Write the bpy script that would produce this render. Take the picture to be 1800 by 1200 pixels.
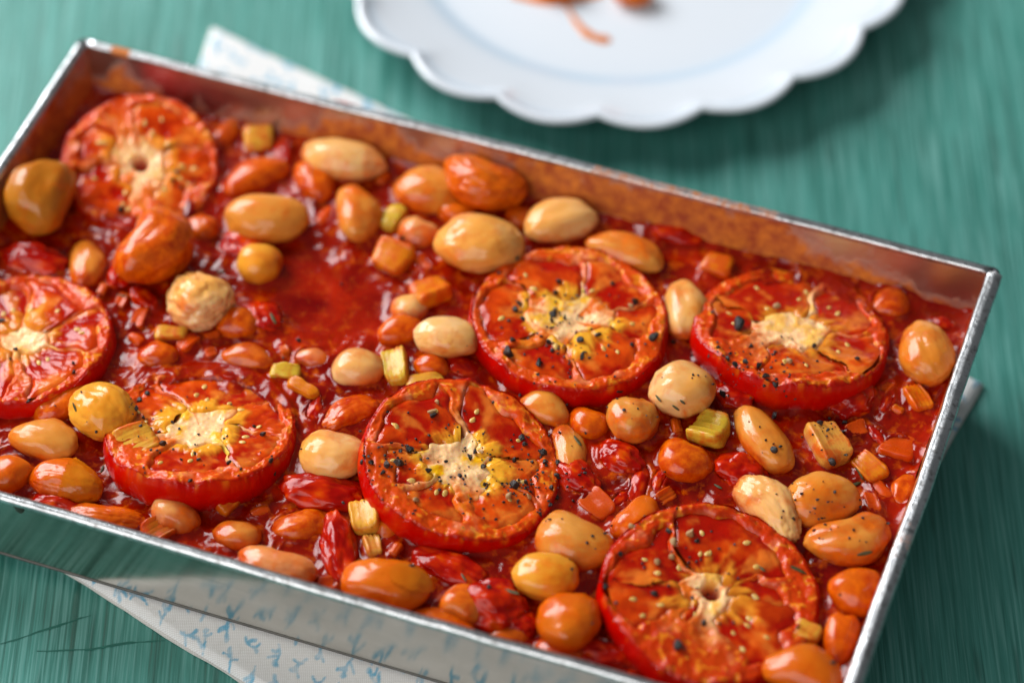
import bpy, bmesh, math, random
import numpy as np
from mathutils import Vector, Matrix
from mathutils.bvhtree import BVHTree
for o in list(bpy.data.objects): bpy.data.objects.remove(o)
rnd = random.Random(7); rng = np.random.default_rng(7)
S = 0.01                                     # all sizes below are written in centimetres
scene = bpy.context.scene; col = scene.collection

# ------------------------------------------------------------------ camera
FPX, PITCH, RIM_Z = 5500.0, math.radians(48.5), 4.9
SP, CP = math.sin(PITCH), math.cos(PITCH)
DIST = FPX / 58.0
CAM = np.array([0, -DIST * CP, DIST * SP + RIM_Z])
FWD = np.array([0, CP, -SP]); UPV = np.array([0, SP, CP]); RGT = np.array([1., 0, 0])
cd = bpy.data.cameras.new('camera'); cam = bpy.data.objects.new('camera', cd); col.objects.link(cam)
cd.sensor_width = 36; cd.lens = FPX / 1800 * 36; cd.clip_start = .05; cd.clip_end = 60
cam.location = Vector(CAM * S); cam.rotation_euler = (math.pi / 2 - PITCH, 0, 0)
cd.dof.use_dof = True; cd.dof.aperture_fstop = 4.2; cd.dof.aperture_blades = 9
cd.dof.focus_distance = (DIST - 1.6) * S
scene.camera = cam

# ------------------------------------------------------------------ light
w = bpy.data.worlds.new('World'); scene.world = w; w.use_nodes = True
w.node_tree.nodes['Background'].inputs[0].default_value = (.92, .97, 1.0, 1)
w.node_tree.nodes['Background'].inputs[1].default_value = .12
def area(name, loc, target, sx, sy, power, colour):
    l = bpy.data.lights.new(name, 'AREA'); l.shape = 'RECTANGLE'; l.size = sx; l.size_y = sy
    l.energy = power; l.color = colour
    o = bpy.data.objects.new(name, l); col.objects.link(o); o.location = loc
    o.rotation_euler = (Vector(target) - Vector(loc)).to_track_quat('-Z', 'Y').to_euler()
    return o
area('window_light', (-.92, .86, .95), (0, .05, .03), 1.1, .85, 38.5, (.97, .985, 1.0))
area('added_fill_light', (-.75, -1.0, .9), (0, 0, .03), 1.4, 1.1, 15, (1.0, .98, .96))  # fill lamp added on the camera side to brighten the front
scene.view_settings.view_transform = 'Standard'; scene.view_settings.look = 'None'
scene.view_settings.exposure = 0; scene.view_settings.gamma = 1

# ------------------------------------------------------------------ helpers
def ray(px, py):
    d = FWD + RGT * ((px - 900) / FPX) + UPV * ((600 - py) / FPX)
    return d / np.linalg.norm(d)
def at(px, py, z):
    d = ray(px, py); return CAM + d * ((z - CAM[2]) / d[2])
def pxcm(P): return FPX / float(np.dot(P - CAM, FWD))

def vnoise(P, seed=0):
    P = np.asarray(P, float); I = np.floor(P).astype(np.int64); f = P - I; u = f * f * (3 - 2 * f)
    out = np.zeros(len(P))
    for dx in (0, 1):
        for dy in (0, 1):
            for dz in (0, 1):
                h = ((I[:, 0] + dx) * 73856093) ^ ((I[:, 1] + dy) * 19349663) ^ ((I[:, 2] + dz) * 83492791) ^ (seed * 2654435761)
                h = h & 0xffffffff; h = ((h ^ (h >> 15)) * 2246822519) & 0xffffffff
                h = ((h ^ (h >> 13)) * 3266489917) & 0xffffffff; h = h ^ (h >> 16)
                v = h / 2147483648.0 - 1
                wgt = (u[:, 0] if dx else 1 - u[:, 0]) * (u[:, 1] if dy else 1 - u[:, 1]) * (u[:, 2] if dz else 1 - u[:, 2])
                out += v * wgt
    return out
def fbm(P, oct=4, seed=0, gain=.5):
    a, s, o = 1., 0., 0.
    P = np.asarray(P, float)
    for i in range(oct):
        o = o + a * vnoise(P * 2 ** i + 17.3 * i, seed + i); s += a; a *= gain
    return o / s
def sst(a, b, x):
    t = np.clip((x - a) / (b - a), 0, 1); return t * t * (3 - 2 * t)
def mixc(c1, c2, t): return c1 * (1 - t[:, None]) + c2 * t[:, None]

SURF = []                                    # world-space surfaces, for setting small things down on them
def mk(name, V, F, mat, parent=None, smooth=True, attrs=None, mats=None, midx=None):
    V = np.asarray(V, np.float32) * S; F = np.asarray(F, np.int32)
    me = bpy.data.meshes.new(name); n = F.shape[1]
    me.vertices.add(len(V)); me.vertices.foreach_set('co', V.ravel())
    me.loops.add(F.size); me.loops.foreach_set('vertex_index', F.ravel())
    me.polygons.add(len(F)); me.polygons.foreach_set('loop_start', np.arange(0, F.size, n, dtype=np.int32))
    me.polygons.foreach_set('loop_total', np.full(len(F), n, np.int32))
    if mats:
        for m in mats: me.materials.append(m)
        me.polygons.foreach_set('material_index', np.asarray(midx, np.int32))
    elif mat: me.materials.append(mat)
    me.update(calc_edges=True)
    me.polygons.foreach_set('use_smooth', np.full(len(F), smooth))
    for k, a in (attrs or {}).items():
        a = np.asarray(a, np.float32)
        if a.ndim == 2:
            at_ = me.attributes.new(k, 'FLOAT_COLOR', 'POINT'); c4 = np.ones((len(a), 4), np.float32); c4[:, :3] = a
            at_.data.foreach_set('color', c4.ravel())
        else:
            at_ = me.attributes.new(k, 'FLOAT', 'POINT'); at_.data.foreach_set('value', a)
    o = bpy.data.objects.new(name, me); col.objects.link(o)
    if parent: o.parent = parent
    return o
def empty(name, M):
    o = bpy.data.objects.new(name, None); col.objects.link(o); o.empty_display_size = .01; o.matrix_world = M; return o
def tag(o, label=None, cat=None, group=None, kind=None):
    if label: o['label'] = label
    if cat: o['category'] = cat
    if group: o['group'] = group
    if kind: o['kind'] = kind
    return o
def frame(ex, ey, ez, loc):
    M = Matrix.Identity(4)
    for i in range(3):
        M[i][0], M[i][1], M[i][2], M[i][3] = ex[i], ey[i], ez[i], loc[i] * S
    return M
def to_world(M, V):
    A = np.array(M); return np.asarray(V) @ A[:3, :3].T + A[:3, 3] / S
def surf(M, V, F, what):
    SURF.append((BVHTree.FromPolygons([tuple(v) for v in to_world(M, V)], [tuple(f) for f in F]), what))
def grid(nu, nv, closed_u=False):
    i = np.arange(nu if closed_u else nu - 1); j = np.arange(nv - 1)
    I, J = np.meshgrid(i, j, indexing='ij'); I2 = (I + 1) % nu
    return np.stack([I * nv + J, I2 * nv + J, I2 * nv + J + 1, I * nv + J + 1], -1).reshape(-1, 4)
def tube(P, r, ns=12, cap=True, sq=(1, 1), up=(0, 0, 1)):
    P = np.asarray(P, float); n = len(P); r = np.broadcast_to(np.asarray(r, float), (n,))
    T = np.gradient(P, axis=0); T /= np.linalg.norm(T, axis=1)[:, None]
    A = np.cross(T, up); A /= np.linalg.norm(A, axis=1)[:, None]; B = np.cross(A, T)
    a = np.arange(ns) / ns * 2 * math.pi
    ring = A[:, None, :] * (np.cos(a) * sq[0])[None, :, None] + B[:, None, :] * (np.sin(a) * sq[1])[None, :, None]
    V = (P[:, None, :] + ring * r[:, None, None]).reshape(-1, 3)
    F = []
    for i in range(n - 1):
        for k in range(ns):
            F.append((i * ns + k, (i + 1) * ns + k, (i + 1) * ns + (k + 1) % ns, i * ns + (k + 1) % ns))
    if cap:
        V = np.vstack([V, P[0], P[-1]]); c0 = n * ns
        for k in range(ns):
            F.append((c0, k, (k + 1) % ns, c0)); F.append((c0 + 1, (n - 1) * ns + (k + 1) % ns, (n - 1) * ns + k, c0 + 1))
        F = [f if f[0] != f[3] else (f[0], f[1], f[2], f[2]) for f in F]
    return V, F
def quads_only(V, F):                        # drops degenerate quads into tris by fanning the caps
    Q = []
    for f in F:
        if f[2] == f[3]: Q += [(f[0], f[1], f[2])]
        else: Q += [(f[0], f[1], f[2]), (f[0], f[2], f[3])]
    return np.array(Q)
_ico = {}
def ico(n):
    if n not in _ico:
        bm = bmesh.new(); bmesh.ops.create_icosphere(bm, subdivisions=n, radius=1)
        _ico[n] = (np.array([v.co[:] for v in bm.verts]), np.array([[v.index for v in f.verts] for f in bm.faces])); bm.free()
    return _ico[n][0].copy(), _ico[n][1]
_cube = {}
def cubegrid(n=8):
    if n not in _cube:
        bm = bmesh.new(); bmesh.ops.create_cube(bm, size=2)
        bmesh.ops.subdivide_edges(bm, edges=bm.edges[:], cuts=n, use_grid_fill=True)
        bm.verts.ensure_lookup_table(); bm.verts.index_update()
        _cube[n] = (np.array([v.co[:] for v in bm.verts]), np.array([[v.index for v in f.verts] for f in bm.faces])); bm.free()
    return _cube[n][0].copy(), _cube[n][1]

# ------------------------------------------------------------------ materials
class NT:
    def __init__(s, name):
        s.m = bpy.data.materials.new(name); s.m.use_nodes = True; s.t = s.m.node_tree
        s.b = s.t.nodes['Principled BSDF']
    def n(s, typ, **kw):
        x = s.t.nodes.new('ShaderNode' + typ)
        for k, v in kw.items(): setattr(x, k, v)
        return x
    def l(s, a, b): s.t.links.new(a, b)
    def set(s, **kw):
        for k, v in kw.items(): s.b.inputs[k.replace('_', ' ')].default_value = v
    def coord(s, scale=(1, 1, 1), out='Object', rot=(0, 0, 0)):
        c = s.n('TexCoord'); m = s.n('Mapping'); m.inputs['Scale'].default_value = scale; m.inputs['Rotation'].default_value = rot
        s.l(c.outputs[out], m.inputs[0]); return m.outputs[0]
    def noise(s, vec, scale, detail=4, rough=.55, dist=0):
        x = s.n('TexNoise'); x.inputs['Scale'].default_value = scale; x.inputs['Detail'].default_value = detail
        x.inputs['Roughness'].default_value = rough; x.inputs['Distortion'].default_value = dist
        s.l(vec, x.inputs['Vector']); return x.outputs['Fac']
    def ramp(s, fac, stops, interp='LINEAR'):
        r = s.n('ValToRGB'); r.color_ramp.interpolation = interp; e = r.color_ramp.elements
        while len(e) < len(stops): e.new(.5)
        for q, (p, c) in zip(e, stops):
            q.position = p; q.color = (c, c, c, 1) if isinstance(c, (int, float)) else (*c, 1)
        s.l(fac, r.inputs[0]); return r.outputs[0]
    def mix(s, fac, a, b, mode='MIX'):
        x = s.n('Mix', data_type='RGBA', blend_type=mode)
        for sock, v in ((0, fac), (6, a), (7, b)):
            if isinstance(v, bpy.types.NodeSocket): s.l(v, x.inputs[sock])
            elif sock == 0: x.inputs[0].default_value = v
            else: x.inputs[sock].default_value = (*v, 1) if len(v) == 3 else v
        return x.outputs[2]
    def math(s, op, a, b=0):
        x = s.n('Math', operation=op)
        for i, v in enumerate((a, b)):
            if isinstance(v, bpy.types.NodeSocket): s.l(v, x.inputs[i])
            else: x.inputs[i].default_value = v
        return x.outputs[0]
    def attr(s, name, out='Fac'):
        x = s.n('Attribute'); x.attribute_name = name; return x.outputs[out]
    def bump(s, h, strength, dist, prev=None):
        x = s.n('Bump'); x.inputs['Strength'].default_value = strength; x.inputs['Distance'].default_value = dist
        s.l(h, x.inputs['Height'])
        if prev: s.l(prev, x.inputs['Normal'])
        return x.outputs[0]
    def out(s, colr=None, rough=None, normal=None, metal=None):
        for k, v in (('Base Color', colr), ('Roughness', rough), ('Normal', normal), ('Metallic', metal)):
            if v is not None: s.l(v, s.b.inputs[k])
        return s.m

def m_table():
    t = NT('painted_wood')
    v = t.coord((1, 1, 1)); vs = t.coord((90, 2.2, 1)); vf = t.coord((340, 7, 1))
    big = t.noise(v, 9, 4); st = t.noise(vs, 3, 6, .62, .4); fi = t.noise(vf, 3, 3, .6)
    c = t.mix(t.ramp(st, [(.3, 0), (.72, 1)]), (.022, .140, .108), (.085, .310, .265))
    c = t.mix(t.math('MULTIPLY', t.ramp(fi, [(.48, 0), (.66, 1)]), .5), c, (.23, .48, .44))
    c = t.mix(t.math('MULTIPLY', t.ramp(fi, [(.30, 1), (.46, 0)]), .8), c, (.008, .065, .045))
    c = t.mix(t.math('MULTIPLY', t.ramp(big, [(.35, 0), (.7, 1)]), .4), c, (.07, .31, .265))
    sc = t.attr('scratch'); c = t.mix(t.math('MULTIPLY', sc, .55), c, (.010, .045, .030))
    h = t.math('ADD', t.math('MULTIPLY', st, .6), t.math('MULTIPLY', fi, .5)); h = t.math('SUBTRACT', h, t.math('MULTIPLY', sc, .5))
    t.set(**{'Specular_IOR_Level': .38})
    return t.out(c, t.ramp(fi, [(.3, .36), (.75, .58)]), t.bump(h, .38, .0007))
def m_steel(dirty=False):
    t = NT('stained_tin' if dirty else 'tin')
    v = t.coord((1, 1, 1)); n = t.noise(v, 60, 5); n2 = t.noise(t.coord((1, 1, 9)), 40, 4)
    c = t.mix(t.ramp(n, [(.3, 0), (.7, 1)]), (.52, .50, .45), (.64, .62, .57))
    r = t.ramp(n2, [(.3, .13), (.8, .22)]); nor = t.bump(t.noise(v, 28, 2), .10, .0012); met = None
    t.set(Metallic=1.0)
    if dirty:
        d = t.attr('dirt'); nn = t.noise(v, 130, 8, .65, .5); nl = t.noise(v, 30, 4, .6)
        msk = t.math('ADD', d, t.math('ADD', t.math('MULTIPLY', nn, 1.3), t.math('MULTIPLY', nl, 1.1)))
        msk = t.ramp(t.math('SUBTRACT', msk, 1.20), [(.36, 0), (.66, 1)])
        msk = t.math('MULTIPLY', msk, .94)
        rc = t.mix(t.ramp(t.noise(v, 200, 6, .65), [(.35, 0), (.68, 1)]), (.34, .035, .001), (.72, .21, .010))
        c = t.mix(msk, t.mix(t.ramp(nl, [(.3, .2), (.7, .8)]), c, (.44, .24, .16)), rc)
        r = t.mix(msk, (.30, .30, .30), (.38, .38, .38)); met = t.math('SUBTRACT', 1, msk)
        nor = t.bump(t.math('MULTIPLY', msk, nn), .5, .0006, nor)
    return t.out(c, r, nor, met)
def m_rim():
    t = NT('worn_tin_rim'); v = t.coord((1, 1, 1)); n = t.noise(v, 90, 6, .6); nf = t.noise(v, 420, 5, .6)
    c = t.mix(t.ramp(n, [(.3, 0), (.7, 1)]), (.46, .47, .48), (.70, .71, .72))
    c = t.mix(t.math('MULTIPLY', t.ramp(nf, [(.34, 1), (.48, 0)]), .7), c, (.13, .12, .11))
    d = t.attr('dirt'); msk = t.ramp(t.math('ADD', t.math('MULTIPLY', d, .8), t.math('MULTIPLY', nf, .5)), [(.60, 0), (.74, 1)])
    c = t.mix(msk, c, (.52, .15, .02))
    t.set(Metallic=1.0)
    return t.out(c, t.ramp(nf, [(.3, .38), (.7, .24)]), t.bump(nf, .35, .0005), t.math('SUBTRACT', 1, t.math('MULTIPLY', msk, .9)))
def m_plain(name, c, rough=.5, metal=0, sss=0, bumpy=0, scale=300):
    t = NT(name); v = t.coord((1, 1, 1)); n = t.noise(v, scale, 4)
    cc = t.mix(t.ramp(n, [(.3, 0), (.7, 1)]), tuple(q * .82 for q in c), tuple(min(1, q * 1.12) for q in c))
    t.set(Roughness=rough, Metallic=metal)
    if sss: t.set(Subsurface_Weight=sss, Subsurface_Radius=(.004, .0015, .0006), Subsurface_Scale=1.0)
    return t.out(cc, None, t.bump(n, bumpy, .0006) if bumpy else None)
def m_bean():
    t = NT('bean_skin'); oi = t.n('ObjectInfo'); base = oi.outputs['Color']; amt = oi.outputs['Alpha']
    tc = t.n('TexCoord'); av = t.n('VectorMath', operation='ADD'); t.l(tc.outputs['Object'], av.inputs[0])
    rv = t.math('MULTIPLY', oi.outputs['Random'], 3.0); t.l(rv, av.inputs[1]); v = av.outputs[0]
    n1 = t.noise(v, 95, 5, .55, .6); n2 = t.noise(v, 330, 5, .6); n3 = t.noise(v, 60, 3, .5, .3); nf = t.noise(v, 1100, 3, .6)
    thr = t.math('SUBTRACT', t.math('ADD', t.math('MULTIPLY', n1, .75), t.math('MULTIPLY', n2, .38)), t.math('SUBTRACT', .69, t.math('MULTIPLY', amt, .58)))
    coat = t.ramp(thr, [(.0, 0), (.19, 1)])
    c = t.mix(t.math('MULTIPLY', t.ramp(n3, [(.36, 0), (.66, 1)]), .8), base, t.mix(1, base, (.98, .66, .16), 'MULTIPLY'))
    c = t.mix(t.math('MULTIPLY', coat, .85), c, t.mix(t.ramp(n2, [(.35, 0), (.65, 1)]), (.44, .024, .000), (.72, .135, .000)))
    c = t.mix(t.math('MULTIPLY', t.attr('dip'), .88), c, t.mix(t.ramp(n2, [(.35, 0), (.65, 1)]), (.42, .020, .000), (.66, .10, .000)))
    t.set(Subsurface_Weight=.35, Subsurface_Radius=(.005, .0018, .0004), Subsurface_Scale=1.0, Coat_Weight=.22, Coat_Roughness=.05, Specular_IOR_Level=.26)
    return t.out(c, t.ramp(n2, [(.3, .14), (.7, .28)]), t.bump(nf, .08, .0003, t.bump(n2, .12, .0006, t.bump(n1, .16, .0012))))
def m_sauce():
    t = NT('tomato_sauce'); v = t.coord((1, 1, 1))
    n1 = t.noise(v, 55, 6, .6, .5); n2 = t.noise(v, 260, 6, .62, .3); n3 = t.noise(v, 900, 3, .6); pu = t.attr('pulp')
    c = t.mix(t.ramp(n1, [(.35, 0), (.66, 1)]), (.145, .0003, .0), (.37, .012, .0))
    c = t.mix(t.math('MULTIPLY', t.ramp(n2, [(.52, 0), (.70, 1)]), t.math('ADD', .15, t.math('MULTIPLY', pu, .6))), c, (.62, .10, .0))
    c = t.mix(t.math('MULTIPLY', t.ramp(n2, [(.26, 1), (.38, 0)]), .4), c, (.15, .0, .0))
    t.set(Subsurface_Weight=.25, Subsurface_Radius=(.004, .0008, .0003), Subsurface_Scale=1.0, Specular_IOR_Level=.30, Coat_Weight=0.0)
    h = t.math('MULTIPLY', t.math('ADD', t.math('MULTIPLY', n2, 1.0), t.math('MULTIPLY', n3, .22)), t.math('ADD', .12, pu))
    return t.out(c, t.ramp(n2, [(.3, .08), (.7, .18)]), t.bump(h, .08, .0014))
def m_vcol(name, sss=.3, rough=(.22, .4), bump=.3, scale=420, coat=.2, bd=.0008, spec=.28):
    t = NT(name); v = t.coord((1, 1, 1)); n = t.noise(v, scale, 5, .6, .2); nf = t.noise(v, scale * 3, 3)
    c = t.attr('col', 'Color'); c = t.mix(t.math('MULTIPLY', t.ramp(n, [(.3, 1), (.62, 0)]), .35), c, t.mix(1, c, (.88, .52, .30), 'MULTIPLY'))
    t.set(Subsurface_Weight=sss, Subsurface_Radius=(.005, .0012, .0003), Subsurface_Scale=1.0, Specular_IOR_Level=spec, Coat_Weight=coat, Coat_Roughness=.07)
    return t.out(c, t.ramp(n, [(.3, rough[0]), (.7, rough[1])]), t.bump(nf, bump * .4, .0003, t.bump(n, bump, bd)))
def m_cloth():
    t = NT('printed_linen'); v = t.coord((1, 1, 1))
    wx = t.n('TexWave', wave_type='BANDS', bands_direction='X'); wy = t.n('TexWave', wave_type='BANDS', bands_direction='Y')
    for q in (wx, wy):
        q.inputs['Scale'].default_value = 560; q.inputs['Distortion'].default_value = 1.2; q.inputs['Detail'].default_value = 2; q.inputs['Detail Scale'].default_value = .6
        t.l(v, q.inputs[0])
    wv = t.math('MULTIPLY', wx.outputs['Fac'], wy.outputs['Fac'])
    n = t.noise(v, 500, 4); c = t.attr('col', 'Color')
    c = t.mix(t.math('MULTIPLY', t.ramp(wv, [(.0, 1), (.5, 0)]), .42), c, t.mix(1, c, (.56, .52, .47), 'MULTIPLY'))
    c = t.mix(t.math('MULTIPLY', t.ramp(n, [(.5, 0), (.8, 1)]), .25), c, (.55, .52, .47))
    t.set(Roughness=.9, Specular_IOR_Level=.15)
    return t.out(c, None, t.bump(wv, .35, .0004))
def m_plate():
    t = NT('glazed_ceramic'); v = t.coord((1, 1, 1)); g = t.attr('line')
    c = t.mix(g, (.69, .73, .78), (.48, .61, .73)); t.set(Roughness=.16, Coat_Weight=.4, Coat_Roughness=.08)
    return t.out(c, None, t.bump(t.noise(v, 22, 2), .05, .002))
def m_celery():
    t = NT('cooked_celery'); oi = t.n('ObjectInfo'); v = t.coord((1, 1, 1))
    n = t.noise(v, 150, 5, .6, .4); fi = t.noise(t.coord((60, 900, 900)), 1, 3, .6)
    thr = t.math('SUBTRACT', n, t.math('SUBTRACT', .57, t.math('MULTIPLY', oi.outputs['Alpha'], .42)))
    c = t.mix(t.math('MULTIPLY', t.ramp(fi, [(.42, 0), (.65, 1)]), .4), oi.outputs['Color'], t.mix(1, oi.outputs['Color'], (.60, .50, .26), 'MULTIPLY'))
    c = t.mix(t.math('MULTIPLY', t.ramp(thr, [(.0, 0), (.16, 1)]), .85), c, (.56, .06, .0))
    t.set(Subsurface_Weight=.4, Subsurface_Radius=(.004, .0024, .0006), Subsurface_Scale=1.0, Coat_Weight=.0, Specular_IOR_Level=.3)
    return t.out(c, t.ramp(n, [(.3, .2), (.7, .38)]), t.bump(fi, .25, .0004, t.bump(n, .3, .0008)))
MT = dict(table=m_table(), tin=m_steel(), stin=m_steel(True), rim=m_rim(), bean=m_bean(), sauce=m_sauce(), flesh=m_vcol('tomato_flesh', .35, (.16, .32), .22, 430, .0, .0009),
          gel=m_vcol('tomato_gel', .45, (.06, .14), .2, 330, .0, .0010), skin=m_vcol('tomato_skin', .22, (.12, .26), .25, 240, .0, .0012), cloth=m_cloth(), plate=m_plate(), celery=m_celery(),
          chunk=m_vcol('stewed_tomato', .35, (.12, .22), .12, 200, .0, .0012), pepper=m_plain('black_pepper', (.014, .011, .010), .42, 0, 0, .8, 1500),
          peppin=m_plain('cracked_pepper_heart', (.42, .24, .10), .5, 0, 0, .6, 1500), seed=m_plain('tomato_seed', (.80, .44, .12), .25, 0, .4, .2, 800),
          herb=m_plain('dried_herb', (.06, .055, .012), .5, 0, 0, .5, 900), wire=m_plain('dark_wire', (.10, .10, .11), .45, .8), smear=m_plain('thin_sauce', (.66, .17, .0), .3, 0, 0, .2, 250),
          fold=m_plain('contact_shade_fold', (.11, .105, .095), .55, .3), gouge=m_plain('bare_scratch', (.016, .135, .10), .7), burnt=m_plain('burnt_drip', (.030, .016, .006), .35, 0, 0, .3, 600))  # fold: tin bend with contact shade put into its dark colour

# ------------------------------------------------------------------ tabletop of painted planks
tb = empty('tabletop', Matrix.Identity(4)); tag(tb, 'green painted wooden tabletop of wide weathered planks', 'table', None, 'structure')
seams = [-62, -40, -19.5, 20.5, 36, 60]
SCR = [[at(0, 1132, 0), at(60, 1112, 0), at(110, 1097, 0), at(160, 1082, 0)], [at(65, 1143, 0), at(160, 1140, 0), at(230, 1130, 0), at(290, 1126, 0)]]
def seg_d(P, a, b):
    d = b - a; t = np.clip(((P - a) @ d) / (d @ d), 0, 1); return np.linalg.norm(P - (a + t[:, None] * d), axis=1)
for i in range(len(seams) - 1):
    x0, x1 = seams[i] + .07, seams[i + 1] - .07
    fine = -25 < x0 < 20
    xs = np.concatenate([[x0, x0, x0 + .03, x0 + .1], np.linspace(x0 + .25, x1 - .25, int((x1 - x0) / (.09 if fine else 1))), [x1 - .1, x1 - .03, x1, x1]])
    zs = np.concatenate([[-2.2, -.12, -.03, 0], np.zeros(len(xs) - 8), [0, -.03, -.12, -2.2]])
    ys = np.concatenate([[-60], np.linspace(-18, 26, 300 if fine else 20), [60]])
    X, Y = np.meshgrid(xs, ys, indexing='ij'); Z = np.repeat(zs[:, None], len(ys), 1)
    P2 = np.stack([X.ravel(), Y.ravel()], 1)
    zz = Z.ravel() + .012 * fbm(np.stack([P2[:, 0] * .9, P2[:, 1] * .06, np.full(len(P2), i)], 1), 3, 3) * (Z.ravel() > -1)
    # worn edges of each board wander a little
    edge = np.minimum(P2[:, 0] - x0, x1 - P2[:, 0]); wob = np.clip(fbm(np.stack([P2[:, 0] * 0, P2[:, 1] * .8, np.full(len(P2), i * 7.)], 1), 4, 9), 0, 1)
    zz -= np.where(edge < .3, wob * .10 * (1 - edge / .3), 0) * (Z.ravel() > -1)
    sc = np.zeros(len(P2))
    if fine:
        cr = fbm(np.stack([P2[:, 0] * 7, P2[:, 1] * .22, np.full(len(P2), 5. + i)], 1), 3, 21)
        sc = np.maximum(sc, sst(.44, .60, cr) * .9)
    V = np.stack([P2[:, 0], P2[:, 1], zz], 1)
    pk = mk('plank', V, grid(len(xs), len(ys))[:, ::-1], MT['table'], tb, True, {'scratch': sc})
    for s in SCR:
        if x0 < s[0][0] < x1:
            t = np.linspace(0, len(s) - 1, 60); Q = np.stack([np.interp(t, np.arange(len(s)), [p[j] for p in s]) for j in (0, 1)], 1)
            Q[:, 1] += .06 * fbm(np.stack([t * 1.5, t * 0, t * 0 + s[0][0]], 1), 3, 77); wd = .030 * (1 + .8 * vnoise(np.stack([t * 5, t * 0, t * 0], 1), 7)) * np.sin(np.linspace(.15, 3, 60)) + .006
            ok = (Q[:, 0] > x0 + .2) & (Q[:, 0] < x1 - .2); Q, wd = Q[ok], wd[ok]; n_ = len(Q)
            sv = np.vstack([np.c_[Q[:, 0], Q[:, 1] - wd, np.full(n_, .016)], np.c_[Q[:, 0], Q[:, 1] + wd, np.full(n_, .016)]])
            mk('scratch', sv, [(i_, i_ + 1, n_ + i_ + 1, n_ + i_) for i_ in range(n_ - 1)], MT['gouge'], pk)

# ------------------------------------------------------------------ folded napkin
n1, n2 = at(372, 44, .3), at(1728, 668, .3)
fl = at(158, 1036, .05); fr_dir = at(400, 1196, .05) - at(158, 1036, .05); fr_dir /= np.linalg.norm(fr_dir)
fl = fl - fr_dir * 2.6; fr = at(1174, 1676, .1)
nc = (n1 + n2 + fl + fr) / 4; nc[2] = 0
NU, NV = 620, 440
U_, V_ = np.meshgrid(np.linspace(0, 1, NU), np.linspace(0, 1, NV), indexing='ij'); u, v = U_.ravel(), V_.ravel()
wu = .006 * fbm(np.stack([u * 5, v * 5, u * 0], 1), 3, 31)
P = ((1 - u) * (1 - v))[:, None] * n1 + (u * (1 - v))[:, None] * n2 + ((1 - u) * v)[:, None] * fl + (u * v)[:, None] * fr
P[:, :2] += (wu * 14)[:, None]
TRAYC = np.array([-2.69, -.614]); YAW = math.radians(19.59)
AX = np.array([math.cos(YAW), -math.sin(YAW)]); AY = np.array([math.sin(YAW), math.cos(YAW)])
q = P[:, :2] - TRAYC; tu, tv = q @ AX, q @ AY
out_d = np.maximum(np.abs(tu) - 14.6, np.abs(tv) - 8.3)              # distance outside the tray's base
ed = np.minimum(np.minimum(u * 26, (1 - u) * 26), np.minimum(v * 20, (1 - v) * 20))
lift = .14 * np.clip(fbm(np.stack([P[:, 0] * .28, P[:, 1] * .28, u * 0], 1), 3, 33) + .25, 0, 1) * sst(.1, 2.5, out_d)
ztop = .30 + lift; ztop = np.where(out_d < .3, np.minimum(ztop, .375), ztop)
ztop *= np.sqrt(np.clip(ed / .22, 0, 1)) * .62 + .38
P[:, 2] = ztop
pc = np.empty((len(P), 3)); pc[:] = (.90, .90, .90)
ink = np.zeros(len(P)); q2 = np.stack([u * 26.5, v * 20.5], 1)
wq = q2 + .10 * np.stack([vnoise(np.stack([q2[:, 0] * 3, q2[:, 1] * 3, u * 0], 1), 41), vnoise(np.stack([q2[:, 0] * 3, q2[:, 1] * 3, u * 0], 1), 42)], 1)
G = wq.reshape(NU, NV, 2)
def stroke(a, b, wd, bow):
    mid = (a + b) / 2 + np.array([-(b - a)[1], (b - a)[0]]) * bow; pts = [(1 - t) ** 2 * a + 2 * t * (1 - t) * mid + t * t * b for t in np.linspace(0, 1, 5)]
    lo = np.minimum(a, b) - .6; hi = np.maximum(a, b) + .6
    i0, i1 = np.clip((np.array([lo[0], hi[0]]) / 26.5 * NU).astype(int), 0, NU); j0, j1 = np.clip((np.array([lo[1], hi[1]]) / 20.5 * NV).astype(int), 0, NV)
    if i1 <= i0 or j1 <= j0: return
    sub = G[i0:i1, j0:j1].reshape(-1, 2); d = np.min([seg_d(sub, p, r) for p, r in zip(pts[:-1], pts[1:])], axis=0)
    m = 1 - sst(wd * .65, wd * 1.25, d); I2 = ink.reshape(NU, NV)
    I2[i0:i1, j0:j1] = np.maximum(I2[i0:i1, j0:j1], m.reshape(i1 - i0, j1 - j0))
for gi in range(29):
    for gj in range(24):
        c0 = np.array([gi * .98 + (gj % 2) * .49 + rnd.uniform(-.15, .15), gj * .92 + rnd.uniform(-.15, .15)])
        th = rnd.choice([0, .5, 1, 1.5]) * math.pi + rnd.uniform(-.5, .5)
        d = np.array([math.cos(th), math.sin(th)]); e = np.array([-d[1], d[0]])
        stroke(c0 - d * .28, c0 + d * .26, .055, rnd.uniform(-.25, .25))
        for k in (-1, 1):
            stroke(c0 + d * .12 * k, c0 + d * (.12 * k + .17) + e * .26 * rnd.choice((-1, 1)), .06, .25 * k)
        stroke(c0 + d * .30, c0 + d * .40 + e * rnd.uniform(-.1, .1), .085, 0)
ink *= .72 + .9 * fbm(np.stack([q2[:, 0] * 5, q2[:, 1] * 5, u * 0], 1), 4, 45)
pc = mixc(pc, np.array([.20, .52, .74]), np.clip(ink, 0, 1))
NM = Matrix.Translation(Vector(nc * S))
nap = empty('napkin', NM); tag(nap, 'folded off-white linen napkin with pale blue sprig print under the tray', 'napkin')
mk('upper_layer', P - nc, grid(NU, NV)[:, ::-1], MT['cloth'], nap, True, {'col': pc})
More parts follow.
